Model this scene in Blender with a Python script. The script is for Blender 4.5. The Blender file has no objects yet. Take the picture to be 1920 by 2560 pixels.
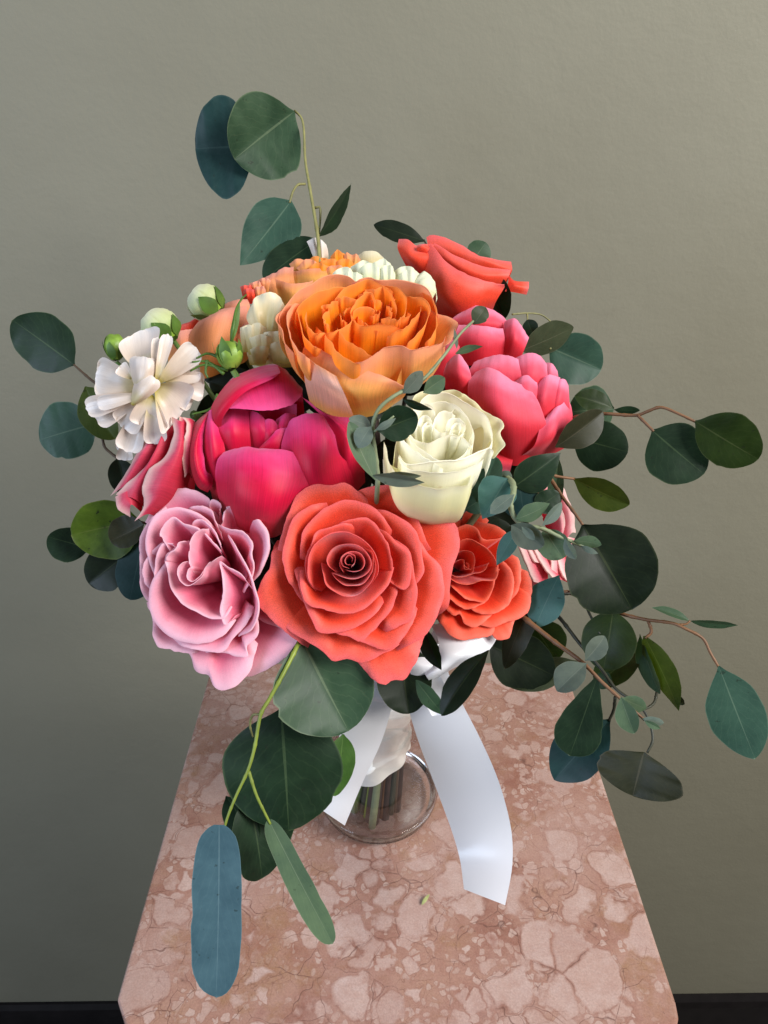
import bpy, bmesh, math, random
import numpy as np
from mathutils import Vector, Matrix, noise

random.seed(7)
scene = bpy.context.scene
COL = scene.collection
ZT = 1.05                      # height of the pedestal top
F = 1849.0                     # focal length in photo pixels (1920 x 2560)
PITCH = math.radians(28.8)
CAM = Vector((0.0, 0.0, ZT + 0.43))
RIGHT = Vector((1, 0, 0))
FWD = Vector((0, math.cos(PITCH), -math.sin(PITCH)))
UP = Vector((0, math.sin(PITCH), math.cos(PITCH)))

# ------------------------------------------------------------------ camera, light, exposure
cam_data = bpy.data.cameras.new('camera')
cam = bpy.data.objects.new('camera', cam_data)
COL.objects.link(cam)
cam.location = CAM
cam.rotation_euler = (math.pi / 2 - PITCH, 0, 0)
cam_data.sensor_fit = 'VERTICAL'
cam_data.sensor_height = 36.0
cam_data.lens = 36.0 * F / 2560.0
cam_data.clip_start = 0.01
cam_data.clip_end = 50
scene.camera = cam
scene.view_settings.view_transform = 'Standard'
scene.view_settings.look = 'None'
scene.view_settings.exposure = 0.12
scene.view_settings.gamma = 1.0
scene.cycles.max_bounces = 10
scene.cycles.transparent_max_bounces = 12
scene.cycles.use_denoising = True
scene.cycles.sample_clamp_indirect = 4.0

world = bpy.data.worlds.new('World')
scene.world = world
world.use_nodes = True
bg = world.node_tree.nodes['Background']
bg.inputs['Color'].default_value = (0.93, 0.95, 1.0, 1)
bg.inputs['Strength'].default_value = 0.20


def area(name, loc, target, sx, sy, power, color):
    l = bpy.data.lights.new(name, 'AREA')
    l.shape = 'RECTANGLE'
    l.size = sx
    l.size_y = sy
    l.energy = power
    l.color = color
    o = bpy.data.objects.new(name, l)
    COL.objects.link(o)
    o.location = loc
    d = Vector(target) - Vector(loc)
    o.rotation_euler = d.to_track_quat('-Z', 'Y').to_euler()
    return o


area('window_light', (1.50, -0.52, 2.50), (0.1, 0.40, 1.2), 1.0, 1.0, 74, (1.0, 0.98, 0.945))
area('side_window_light', (-1.5, -0.8, 1.75), (-0.05, 0.3, 1.2), 0.8, 1.1, 28, (0.64, 0.78, 1.0))


def P(px, py, z):
    """World point seen at photo pixel (px, py) at depth z metres."""
    return CAM + FWD * z + RIGHT * ((px - 960) / F * z) + UP * (-(py - 1280) / F * z)


def on_top(px, py, zz=ZT):
    d = FWD + RIGHT * ((px - 960) / F) + UP * (-(py - 1280) / F)
    t = (zz - CAM.z) / d.z
    return CAM + d * t


# ------------------------------------------------------------------ object helpers
def link(o, parent=None):
    COL.objects.link(o)
    if parent is not None:
        o.parent = parent
    return o


def tag(o, label=None, cat=None, group=None, kind=None):
    if label: o['label'] = label
    if cat: o['category'] = cat
    if group: o['group'] = group
    if kind: o['kind'] = kind
    return o


def empty(name, loc, label, cat, group=None):
    o = bpy.data.objects.new(name, None)
    o.empty_display_size = 0.01
    COL.objects.link(o)
    o.location = loc
    return tag(o, label, cat, group)


def mesh_obj(name, verts, faces, mat, parent=None, uvs=None, smooth=True, edge=None):
    """verts in world space; stored relative to the parent's location."""
    off = Vector((0, 0, 0))
    if parent is not None:
        p = parent
        while p is not None:
            off = off + p.location
            p = p.parent
    m = bpy.data.meshes.new(name)
    m.from_pydata([(v[0] - off.x, v[1] - off.y, v[2] - off.z) for v in verts], [], faces)
    if uvs is not None:
        ul = m.uv_layers.new(name='uv')
        idx = np.empty(len(m.loops), dtype=np.int32)
        m.loops.foreach_get('vertex_index', idx)
        ul.data.foreach_set('uv', np.asarray(uvs, dtype=np.float32)[idx].ravel())
    if edge is not None:
        a = m.attributes.new('edge', 'FLOAT', 'POINT')
        a.data.foreach_set('value', np.asarray(edge, dtype=np.float32))
    m.materials.append(mat)
    if smooth:
        m.polygons.foreach_set('use_smooth', [True] * len(m.polygons))
    m.update()
    o = bpy.data.objects.new(name, m)
    return link(o, parent)


def catmull(pts, n):
    """Resample a polyline of equal-length tuples to n points along a Catmull-Rom spline."""
    p = np.asarray(pts, dtype=float)
    if len(p) == 1:
        return np.repeat(p, n, axis=0)
    if len(p) == 2:
        t = np.linspace(0, 1, n)[:, None]
        return p[0] * (1 - t) + p[1] * t
    d = np.linalg.norm(np.diff(p, axis=0), axis=1)
    d = np.sqrt(np.maximum(d, 1e-9)) if False else np.maximum(d, 1e-9)
    k = np.concatenate([[0], np.cumsum(d)])
    k /= k[-1]
    tan = np.zeros_like(p)
    tan[1:-1] = (p[2:] - p[:-2]) / (k[2:] - k[:-2])[:, None]
    tan[0] = (p[1] - p[0]) / (k[1] - k[0])
    tan[-1] = (p[-1] - p[-2]) / (k[-1] - k[-2])
    out = []
    for t in np.linspace(0, 1, n):
        i = min(max(np.searchsorted(k, t, side='right') - 1, 0), len(p) - 2)
        h = k[i + 1] - k[i]
        s = (t - k[i]) / h
        h00 = 2 * s**3 - 3 * s**2 + 1; h10 = s**3 - 2 * s**2 + s
        h01 = -2 * s**3 + 3 * s**2; h11 = s**3 - s**2
        out.append(h00 * p[i] + h10 * h * tan[i] + h01 * p[i + 1] + h11 * h * tan[i + 1])
    return np.array(out)


def wob(seed):
    r = random.Random(seed)
    ph = [(r.uniform(0, 6.28), r.uniform(0.7, 1.3)) for _ in range(4)]
    def f(u, fr=1.0):
        return (0.5 * math.sin(u * 7 * fr * ph[0][1] + ph[0][0]) + 0.3 * math.sin(u * 17 * fr * ph[1][1] + ph[1][0])
                + 0.2 * math.sin(u * 37 * fr * ph[2][1] + ph[2][0]))
    return f


def tube(name, pts, r0, r1, mat, parent=None, n=None, sides=7):
    """Tapered tube through world points."""
    n = n or max(6, 5 * len(pts))
    c = catmull([tuple(p) for p in pts], n)
    verts, faces, uvs = [], [], []
    prev = None
    for i in range(n):
        a = Vector(c[max(i - 1, 0)]); b = Vector(c[min(i + 1, n - 1)])
        t = (b - a).normalized()
        if prev is None:
            prev = t.orthogonal().normalized()
        x = (prev - t * prev.dot(t)).normalized()
        prev = x
        y = t.cross(x)
        f = i / (n - 1)
        r = r0 + (r1 - r0) * f
        r *= 1 + 0.04 * math.sin(i * 1.7) + (0.2 if i % 11 == 4 else 0)
        for k in range(sides):
            an = 2 * math.pi * k / sides
            verts.append(Vector(c[i]) + (x * math.cos(an) + y * math.sin(an)) * r)
            uvs.append((k / sides, f))
    for i in range(n - 1):
        for k in range(sides):
            k2 = (k + 1) % sides
            faces.append((i * sides + k, i * sides + k2, (i + 1) * sides + k2, (i + 1) * sides + k))
    faces.append(tuple(range(sides))[::-1])
    faces.append(tuple((n - 1) * sides + k for k in range(sides)))
    return mesh_obj(name, verts, faces, mat, parent, uvs)


def grid_faces(nr, nc):
    return [(i * nc + j, i * nc + j + 1, (i + 1) * nc + j + 1, (i + 1) * nc + j)
            for i in range(nr - 1) for j in range(nc - 1)]


# ------------------------------------------------------------------ materials
def new_mat(name):
    m = bpy.data.materials.new(name)
    m.use_nodes = True
    nt = m.node_tree
    nt.nodes.clear()
    return m, nt, nt.nodes, nt.links


def s2l(c):
    return tuple(((x / 255) / 12.92 if x / 255 <= 0.04045 else ((x / 255 + 0.055) / 1.055) ** 2.4) for x in c) + (1.0,)


def ramp(nodes, stops, interp='EASE'):
    n = nodes.new('ShaderNodeValToRGB')
    n.color_ramp.interpolation = interp
    e = n.color_ramp.elements
    while len(e) < len(stops):
        e.new(0.5)
    for el, (p, c) in zip(e, stops):
        el.position = p
        el.color = c
    return n


def petal_mat(name, stops, edge_col, edge_amt=0.6, back=None, trans=0.28, rough=0.55, sheen=0.25, vein=0.12, spec=0.3, speck=0.5):
    """Petal: colour runs from base to rim (v), rim tint, veins along v, velvety and a little translucent."""
    m, nt, N, L = new_mat(name)
    out = N.new('ShaderNodeOutputMaterial')
    uv = N.new('ShaderNodeUVMap'); uv.uv_map = 'uv'
    sep = N.new('ShaderNodeSeparateXYZ'); L.new(uv.outputs[0], sep.inputs[0])
    tc = N.new('ShaderNodeTexCoord')
    nz = N.new('ShaderNodeTexNoise'); nz.inputs['Scale'].default_value = 70; nz.inputs['Detail'].default_value = 4
    L.new(tc.outputs['Object'], nz.inputs['Vector'])
    ad = N.new('ShaderNodeMath'); ad.operation = 'MULTIPLY_ADD'; ad.inputs[1].default_value = 0.40; ad.inputs[2].default_value = -0.20
    L.new(nz.outputs['Fac'], ad.inputs[0])
    sm = N.new('ShaderNodeMath'); sm.operation = 'ADD'; sm.use_clamp = True
    L.new(sep.outputs['Y'], sm.inputs[0]); L.new(ad.outputs[0], sm.inputs[1])
    rp = ramp(N, stops); L.new(sm.outputs[0], rp.inputs[0])
    # veins
    mp = N.new('ShaderNodeMapping'); mp.inputs['Scale'].default_value = (60, 1.6, 1)
    L.new(uv.outputs[0], mp.inputs['Vector'])
    vz = N.new('ShaderNodeTexNoise'); vz.inputs['Scale'].default_value = 1.0; vz.inputs['Detail'].default_value = 5; vz.inputs['Roughness'].default_value = 0.6
    L.new(mp.outputs[0], vz.inputs['Vector'])
    hv = N.new('ShaderNodeHueSaturation')
    mr = N.new('ShaderNodeMapRange'); mr.inputs['From Min'].default_value = 0.3; mr.inputs['From Max'].default_value = 0.7
    mr.inputs['To Min'].default_value = 1 - vein; mr.inputs['To Max'].default_value = 1 + vein
    L.new(vz.outputs['Fac'], mr.inputs[0]); L.new(mr.outputs[0], hv.inputs['Value'])
    L.new(rp.outputs[0], hv.inputs['Color'])
    # rim tint
    at = N.new('ShaderNodeAttribute'); at.attribute_name = 'edge'
    em = N.new('ShaderNodeMapRange'); em.inputs['From Min'].default_value = 0.62; em.inputs['From Max'].default_value = 1.0
    em.inputs['To Min'].default_value = 0; em.inputs['To Max'].default_value = edge_amt
    ea = N.new('ShaderNodeMath'); ea.operation = 'ADD'
    L.new(at.outputs['Fac'], ea.inputs[0]); L.new(ad.outputs[0], ea.inputs[1])
    L.new(ea.outputs[0], em.inputs[0])
    mx = N.new('ShaderNodeMix'); mx.data_type = 'RGBA'
    L.new(em.outputs[0], mx.inputs['Factor']); L.new(hv.outputs[0], mx.inputs['A']); mx.inputs['B'].default_value = edge_col
    col = mx.outputs['Result']
    if speck > 0:   # velvety micro papillae and small bruises
        sp = N.new('ShaderNodeTexNoise'); sp.inputs['Scale'].default_value = 2600; sp.inputs['Detail'].default_value = 1
        L.new(tc.outputs['Object'], sp.inputs['Vector'])
        sr = N.new('ShaderNodeMapRange'); sr.inputs['From Min'].default_value = 0.35; sr.inputs['From Max'].default_value = 0.65
        sr.inputs['To Min'].default_value = 1 - 0.09 * speck; sr.inputs['To Max'].default_value = 1 + 0.09 * speck
        L.new(sp.outputs['Fac'], sr.inputs[0])
        h2 = N.new('ShaderNodeHueSaturation'); L.new(sr.outputs[0], h2.inputs['Value']); L.new(col, h2.inputs['Color'])
        br = N.new('ShaderNodeTexNoise'); br.inputs['Scale'].default_value = 160; br.inputs['Detail'].default_value = 3
        L.new(tc.outputs['Object'], br.inputs['Vector'])
        bm_ = N.new('ShaderNodeMapRange'); bm_.inputs['From Min'].default_value = 0.70; bm_.inputs['From Max'].default_value = 0.78
        bm_.inputs['To Max'].default_value = 0.35
        L.new(br.outputs['Fac'], bm_.inputs[0])
        bx = N.new('ShaderNodeMix'); bx.data_type = 'RGBA'; bx.blend_type = 'MULTIPLY'
        L.new(bm_.outputs[0], bx.inputs['Factor']); L.new(h2.outputs[0], bx.inputs['A']); bx.inputs['B'].default_value = (0.55, 0.38, 0.3, 1)
        col = bx.outputs['Result']
    pb = N.new('ShaderNodeBsdfPrincipled')
    L.new(col, pb.inputs['Base Color'])
    pb.inputs['Roughness'].default_value = rough
    pb.inputs['Specular IOR Level'].default_value = spec
    pb.inputs['Sheen Weight'].default_value = sheen
    pb.inputs['Sheen Roughness'].default_value = 0.4
    pb.inputs['Sheen Tint'].default_value = (1, 0.86, 0.96, 1)
    bp = N.new('ShaderNodeBump'); bp.inputs['Strength'].default_value = 0.15; bp.inputs['Distance'].default_value = 0.0003
    bh = N.new('ShaderNodeMath'); bh.operation = 'MULTIPLY'; bh.inputs[1].default_value = 1.0
    L.new(vz.outputs['Fac'], bh.inputs[0])
    L.new(bh.outputs[0], bp.inputs['Height']); L.new(bp.outputs[0], pb.inputs['Normal'])
    tr = N.new('ShaderNodeBsdfTranslucent'); L.new(col, tr.inputs['Color']); L.new(bp.outputs[0], tr.inputs['Normal'])
    ms = N.new('ShaderNodeMixShader'); ms.inputs[0].default_value = trans
    L.new(pb.outputs[0], ms.inputs[1]); L.new(tr.outputs[0], ms.inputs[2])
    L.new(ms.outputs[0], out.inputs[0])
    return m


def leaf_mat(name, front, back=None, rib=(0.30, 0.36, 0.22, 1), trans=0.2, rough=0.40, tint=None, blotch=0.5, spec=0.25):
    m, nt, N, L = new_mat(name)
    out = N.new('ShaderNodeOutputMaterial')
    uv = N.new('ShaderNodeUVMap'); uv.uv_map = 'uv'
    tc = N.new('ShaderNodeTexCoord')
    sep = N.new('ShaderNodeSeparateXYZ'); L.new(uv.outputs[0], sep.inputs[0])
    # |u - .5|
    a = N.new('ShaderNodeMath'); a.operation = 'SUBTRACT'; a.inputs[1].default_value = 0.5; L.new(sep.outputs['X'], a.inputs[0])
    b = N.new('ShaderNodeMath'); b.operation = 'ABSOLUTE'; L.new(a.outputs[0], b.inputs[0])
    # midrib: thinner toward the tip
    w = N.new('ShaderNodeMapRange'); w.inputs['From Min'].default_value = 0; w.inputs['From Max'].default_value = 1
    w.inputs['To Min'].default_value = 0.018; w.inputs['To Max'].default_value = 0.004; L.new(sep.outputs['Y'], w.inputs[0])
    rb = N.new('ShaderNodeMath'); rb.operation = 'LESS_THAN'; L.new(b.outputs[0], rb.inputs[0]); L.new(w.outputs[0], rb.inputs[1])
    # side veins: slanting waves
    sv = N.new('ShaderNodeMath'); sv.operation = 'MULTIPLY_ADD'; sv.inputs[1].default_value = -0.9
    L.new(b.outputs[0], sv.inputs[0]); L.new(sep.outputs['Y'], sv.inputs[2])
    nz0 = N.new('ShaderNodeTexNoise'); nz0.inputs['Scale'].default_value = 6; L.new(uv.outputs[0], nz0.inputs['Vector'])
    sv1 = N.new('ShaderNodeMath'); sv1.operation = 'MULTIPLY_ADD'; sv1.inputs[1].default_value = 0.16
    L.new(nz0.outputs['Fac'], sv1.inputs[0]); L.new(sv.outputs[0], sv1.inputs[2])
    sv2 = N.new('ShaderNodeMath'); sv2.operation = 'MULTIPLY'; sv2.inputs[1].default_value = 52; L.new(sv1.outputs[0], sv2.inputs[0])
    sv3 = N.new('ShaderNodeMath'); sv3.operation = 'SINE'; L.new(sv2.outputs[0], sv3.inputs[0])
    sv4 = N.new('ShaderNodeMapRange'); sv4.inputs['From Min'].default_value = 0.86; sv4.inputs['From Max'].default_value = 1.0
    sv4.inputs['To Max'].default_value = 0.05; L.new(sv3.outputs[0], sv4.inputs[0])
    # colour blotches
    nz = N.new('ShaderNodeTexNoise'); nz.inputs['Scale'].default_value = 55; nz.inputs['Detail'].default_value = 6; nz.inputs['Roughness'].default_value = 0.65
    L.new(tc.outputs['Object'], nz.inputs['Vector'])
    tint = tint or tuple(c * 0.62 for c in front[:3]) + (1,)
    rp = ramp(N, [(0.32, tint), (0.68, front)], 'LINEAR'); L.new(nz.outputs['Fac'], rp.inputs[0])
    # small dark specks and scratches
    vo = N.new('ShaderNodeTexNoise'); vo.inputs['Scale'].default_value = 330; vo.inputs['Detail'].default_value = 2
    L.new(tc.outputs['Object'], vo.inputs['Vector'])
    vm = N.new('ShaderNodeMapRange'); vm.inputs['From Min'].default_value = 0.69; vm.inputs['From Max'].default_value = 0.74; vm.inputs['To Max'].default_value = blotch
    L.new(vo.outputs['Fac'], vm.inputs[0])
    mx0 = N.new('ShaderNodeMix'); mx0.data_type = 'RGBA'; L.new(vm.outputs[0], mx0.inputs['Factor'])
    L.new(rp.outputs[0], mx0.inputs['A']); mx0.inputs['B'].default_value = (0.012, 0.014, 0.008, 1)
    ribf = N.new('ShaderNodeMath'); ribf.operation = 'MULTIPLY_ADD'; ribf.inputs[1].default_value = 0.28
    L.new(rb.outputs[0], ribf.inputs[0]); L.new(sv4.outputs[0], ribf.inputs[2])
    ae = N.new('ShaderNodeAttribute'); ae.attribute_name = 'edge'
    er = N.new('ShaderNodeMapRange'); er.inputs['From Min'].default_value = 0.80; er.inputs['From Max'].default_value = 1.0; er.inputs['To Max'].default_value = 0.4
    L.new(ae.outputs['Fac'], er.inputs[0])
    rmx = N.new('ShaderNodeMath'); rmx.operation = 'MAXIMUM'; L.new(ribf.outputs[0], rmx.inputs[0]); L.new(er.outputs[0], rmx.inputs[1]); ribf = rmx
    mx = N.new('ShaderNodeMix'); mx.data_type = 'RGBA'; L.new(ribf.outputs[0], mx.inputs['Factor'])
    L.new(mx0.outputs['Result'], mx.inputs['A']); mx.inputs['B'].default_value = rib
    col = mx.outputs['Result']
    pb = N.new('ShaderNodeBsdfPrincipled'); L.new(col, pb.inputs['Base Color'])
    pb.inputs['Roughness'].default_value = rough; pb.inputs['Specular IOR Level'].default_value = spec
    rr = N.new('ShaderNodeMapRange'); rr.inputs['To Min'].default_value = rough - 0.1; rr.inputs['To Max'].default_value = rough + 0.22
    L.new(nz.outputs['Fac'], rr.inputs[0]); L.new(rr.outputs[0], pb.inputs['Roughness'])
    bp = N.new('ShaderNodeBump'); bp.inputs['Strength'].default_value = 0.3; bp.inputs['Distance'].default_value = 0.0004
    hh = N.new('ShaderNodeMath'); hh.operation = 'SUBTRACT'; L.new(nz.outputs['Fac'], hh.inputs[0]); L.new(sv4.outputs[0], hh.inputs[1])
    L.new(hh.outputs[0], bp.inputs['Height']); L.new(bp.outputs[0], pb.inputs['Normal'])
    tr = N.new('ShaderNodeBsdfTranslucent')
    tcx = N.new('ShaderNodeMix'); tcx.data_type = 'RGBA'; tcx.blend_type = 'MULTIPLY'; tcx.inputs['Factor'].default_value = 1
    L.new(col, tcx.inputs['A']); tcx.inputs['B'].default_value = (1.5, 1.7, 0.5, 1); L.new(tcx.outputs['Result'], tr.inputs['Color'])
    ms = N.new('ShaderNodeMixShader'); ms.inputs[0].default_value = trans
    L.new(pb.outputs[0], ms.inputs[1]); L.new(tr.outputs[0], ms.inputs[2]); L.new(ms.outputs[0], out.inputs[0])
    return m


def plain_mat(name, col, rough=0.5, var=0.15, scale=80, spec=0.4, bump=0.0, sheen=0.0, trans=0.0, var_col=None):
    m, nt, N, L = new_mat(name)
    out = N.new('ShaderNodeOutputMaterial')
    tc = N.new('ShaderNodeTexCoord')
    nz = N.new('ShaderNodeTexNoise'); nz.inputs['Scale'].default_value = scale; nz.inputs['Detail'].default_value = 5
    L.new(tc.outputs['Object'], nz.inputs['Vector'])
    c2 = var_col or tuple(c * (1 - var) for c in col[:3]) + (1,)
    rp = ramp(N, [(0.3, c2), (0.7, tuple(min(1, c * (1 + var * 0.5)) for c in col[:3]) + (1,))], 'LINEAR'); L.new(nz.outputs['Fac'], rp.inputs[0])
    pb = N.new('ShaderNodeBsdfPrincipled'); L.new(rp.outputs[0], pb.inputs['Base Color'])
    pb.inputs['Roughness'].default_value = rough; pb.inputs['Specular IOR Level'].default_value = spec
    pb.inputs['Sheen Weight'].default_value = sheen
    if bump:
        bp = N.new('ShaderNodeBump'); bp.inputs['Strength'].default_value = 0.6; bp.inputs['Distance'].default_value = bump
        L.new(nz.outputs['Fac'], bp.inputs['Height']); L.new(bp.outputs[0], pb.inputs['Normal'])
    if trans:
        tr = N.new('ShaderNodeBsdfTranslucent'); L.new(rp.outputs[0], tr.inputs['Color'])
        ms = N.new('ShaderNodeMixShader'); ms.inputs[0].default_value = trans
        L.new(pb.outputs[0], ms.inputs[1]); L.new(tr.outputs[0], ms.inputs[2]); L.new(ms.outputs[0], out.inputs[0])
    else:
        L.new(pb.outputs[0], out.inputs[0])
    return m


C_ = s2l
PM = {
    'coral': petal_mat('coral_petal', [(0.0, C_((200, 36, 10))), (0.6, C_((224, 64, 36))), (0.88, C_((230, 88, 66))), (1, C_((232, 98, 86)))], C_((226, 94, 98)), 0.6, sheen=0.4, speck=1.6, trans=0.18, vein=0.06),  # deep base stops: petal throat colour, plus shade between petals painted in
    'pink': petal_mat('light_pink_petal', [(0, C_((200, 60, 92))), (0.5, C_((222, 108, 134))), (0.82, C_((232, 150, 168))), (1, C_((236, 168, 186)))], C_((238, 188, 200)), 0.7, sheen=0.15, trans=0.2, vein=0.05),
    'rosepink': petal_mat('rose_pink_petal', [(0, C_((186, 16, 34))), (0.55, C_((206, 56, 82))), (0.9, C_((220, 98, 124))), (1, C_((224, 116, 136)))], C_((240, 204, 192)), 0.9, sheen=0.15),
    'blush': petal_mat('blush_petal', [(0, C_((190, 20, 40))), (0.5, C_((226, 92, 110))), (0.8, C_((242, 160, 168))), (1, C_((246, 188, 190)))], C_((250, 214, 208)), 0.8),
    'vermilion': petal_mat('vermilion_petal', [(0, C_((200, 22, 4))), (0.5, C_((230, 58, 26))), (0.85, C_((238, 84, 54))), (1, C_((238, 100, 78)))], C_((240, 116, 96)), 0.55, speck=0.8, trans=0.16),
    'magenta': petal_mat('magenta_peony_petal', [(0, C_((176, 4, 34))), (0.5, C_((202, 9, 56))), (0.85, C_((214, 30, 90))), (1, C_((220, 54, 116)))], C_((228, 88, 146)), 0.6, sheen=0.4, rough=0.48, vein=0.16, spec=0.22, speck=0.3, trans=0.16),  # dark base stops hold painted shade, pink rim stops a painted cool highlight
    'peony': petal_mat('pink_peony_petal', [(0, C_((206, 28, 42))), (0.4, C_((220, 50, 66))), (0.75, C_((231, 84, 108))), (1, C_((240, 126, 160)))], C_((244, 150, 182)), 0.6, sheen=0.3, rough=0.55, vein=0.09, speck=0.5, spec=0.2, trans=0.24),  # red base stops paint in the shadow, pale pink rim stops the highlight
    'orange': petal_mat('orange_petal', [(0, C_((250, 184, 48))), (0.35, C_((251, 160, 22))), (0.8, C_((250, 150, 24))), (1, C_((246, 148, 48)))], C_((243, 154, 84)), 0.7, sheen=0.1, trans=0.38, speck=0.4),
    'orangeout': petal_mat('orange_outer_petal', [(0, C_((226, 180, 80))), (0.45, C_((236, 172, 84))), (0.8, C_((240, 162, 90))), (1, C_((240, 160, 104)))], C_((238, 160, 124)), 0.9, sheen=0.1, trans=0.34, speck=0.4),
    'paleback': petal_mat('faded_peach_petal', [(0, C_((238, 164, 84))), (0.3, C_((226, 172, 142))), (1, C_((222, 178, 166)))], C_((238, 164, 104)), 0.7, vein=0.2),
    'peach': petal_mat('peach_petal', [(0, C_((232, 156, 80))), (0.5, C_((232, 150, 98))), (1, C_((236, 152, 124)))], C_((240, 164, 146)), 0.8, sheen=0.1),
    'cream': petal_mat('cream_petal', [(0, C_((243, 240, 208))), (0.35, C_((247, 245, 220))), (0.8, C_((250, 249, 232))), (1, C_((252, 251, 238)))], C_((252, 250, 234)), 0.6, sheen=0.05, trans=0.40, vein=0.03, speck=0.1),
    'creamout': petal_mat('cream_outer_petal', [(0, C_((232, 206, 170))), (0.5, C_((236, 224, 184))), (0.85, C_((234, 231, 178))), (1, C_((241, 239, 200)))], C_((246, 244, 210)), 0.7, sheen=0.05, trans=0.34, vein=0.02, speck=0.1),
    'white': petal_mat('white_petal', [(0, C_((178, 164, 62))), (0.2, C_((208, 192, 148))), (0.5, C_((220, 202, 186))), (1, C_((230, 219, 212)))], C_((240, 232, 228)), 0.6, sheen=0.05, trans=0.26, vein=0.09, rough=0.33, spec=0.5, speck=0.0),
    'ivory': petal_mat('ivory_petal', [(0, C_((196, 176, 92))), (0.4, C_((222, 204, 146))), (1, C_((232, 220, 184)))], C_((240, 232, 204)), 0.6, sheen=0.05, trans=0.3, vein=0.08, rough=0.36, speck=0.1),
    'snow': petal_mat('snow_petal', [(0, C_((190, 200, 110))), (0.5, C_((218, 222, 172))), (1, C_((236, 237, 218)))], C_((230, 236, 200)), 0.6, sheen=0.05, trans=0.34, vein=0.06, speck=0.1),
}
G = lambda r, g, b: (r, g, b, 1)
LM = {
    'dark': leaf_mat('dark_leaf', G(0.0127, 0.0329, 0.0139), tint=G(0.0057, 0.0165, 0.0076), rib=G(0.10, 0.15, 0.07)),
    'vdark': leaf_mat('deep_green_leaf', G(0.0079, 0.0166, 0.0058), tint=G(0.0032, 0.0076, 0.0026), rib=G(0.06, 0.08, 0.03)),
    'mid': leaf_mat('grey_green_leaf', G(0.0438, 0.0862, 0.0438), tint=G(0.0239, 0.0530, 0.0279), rib=G(0.24, 0.30, 0.18)),
    'blueg': leaf_mat('blue_green_leaf', G(0.038, 0.090, 0.062), tint=G(0.023, 0.058, 0.042), rib=G(0.20, 0.28, 0.2)),
    'teal': leaf_mat('teal_leaf', G(0.058, 0.150, 0.134), tint=G(0.036, 0.102, 0.094), rib=G(0.17, 0.26, 0.23)),
    'dteal': leaf_mat('dark_teal_leaf', G(0.0153, 0.0493, 0.0493), tint=G(0.0076, 0.0289, 0.0306), rib=G(0.06, 0.11, 0.11)),
    'blue': leaf_mat('slate_blue_leaf', G(0.0681, 0.1386, 0.1703), tint=G(0.0412, 0.0911, 0.1188), rib=G(0.20, 0.30, 0.33), rough=0.5),
    'olive': leaf_mat('olive_backlit_leaf', G(0.0704, 0.0994, 0.0138), tint=G(0.0344, 0.0551, 0.0077), rib=G(0.20, 0.22, 0.07), trans=0.3),  # partly the leaf's own olive, partly light from behind painted into the colour
    'dolive': leaf_mat('dark_olive_leaf', G(0.0245, 0.0461, 0.0072), tint=G(0.0122, 0.0245, 0.0043), rib=G(0.12, 0.14, 0.06), trans=0.3),
    'bright': leaf_mat('yellow_green_backlit_leaf', G(0.0891, 0.1499, 0.0146), tint=G(0.0324, 0.0583, 0.0065), rib=G(0.20, 0.22, 0.07), trans=0.3, blotch=0.9),  # own yellow-green, brightened with backlight put into the colour
    'brown': leaf_mat('brownish_leaf', G(0.036, 0.037, 0.017), tint=G(0.019, 0.021, 0.009), rib=G(0.14, 0.12, 0.08)),
    'grey': leaf_mat('grey_olive_leaf', G(0.058, 0.072, 0.038), tint=G(0.034, 0.044, 0.023), rib=G(0.2, 0.2, 0.14)),
    'silver': leaf_mat('silvery_leaf', G(0.1598, 0.1972, 0.1632), tint=G(0.0918, 0.1258, 0.1034), rib=G(0.34, 0.38, 0.3), rough=0.6, spec=0.25, blotch=0.3),
    'silverg': leaf_mat('silver_green_leaf', G(0.0976, 0.1533, 0.0808), tint=G(0.0614, 0.1045, 0.0614), rib=G(0.3, 0.34, 0.24), rough=0.55, blotch=0.3),
    'silverd': leaf_mat('dull_silver_leaf', G(0.108, 0.134, 0.104), tint=G(0.066, 0.086, 0.070), rib=G(0.24, 0.25, 0.2), rough=0.6, blotch=0.4),
    'fresh': leaf_mat('fresh_green_leaf', G(0.0640, 0.1480, 0.0288), tint=G(0.0360, 0.0880, 0.0176), rib=G(0.2, 0.3, 0.1), trans=0.3),
}
SM = {
    'yg': plain_mat('yellow_green_stem', G(0.20, 0.255, 0.035), 0.45, 0.35, 60),
    'olive': plain_mat('olive_stem', G(0.22, 0.21, 0.08), 0.5, 0.35, 80),
    'red': plain_mat('russet_stem', G(0.175, 0.082, 0.036), 0.5, 0.4, 60),
    'brown': plain_mat('brown_stem', G(0.10, 0.062, 0.038), 0.55, 0.4, 60),
    'dark': plain_mat('dark_stem', G(0.035, 0.036, 0.022), 0.5, 0.3, 60),
    'silver': plain_mat('silvery_stem', G(0.20, 0.235, 0.13), 0.55, 0.3, 80),
    'green': plain_mat('green_stem', G(0.10, 0.17, 0.04), 0.45, 0.35, 60),
    'wood': plain_mat('woody_stem', G(0.050, 0.027, 0.020), 0.6, 0.4, 90),
}
SEPAL = plain_mat('sepal_green', G(0.085, 0.175, 0.026), 0.45, 0.35, 130, trans=0.15)
BUDGREEN = plain_mat('bud_green', G(0.22, 0.36, 0.05), 0.4, 0.5, 120, bump=0.0008)
BUDWHITE = petal_mat('bud_white', [(0, C_((140, 176, 60))), (0.4, C_((196, 206, 150))), (1, C_((222, 222, 190)))], C_((232, 230, 206)), 0.4, sheen=0.1, vein=0.05, speck=0)


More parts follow.
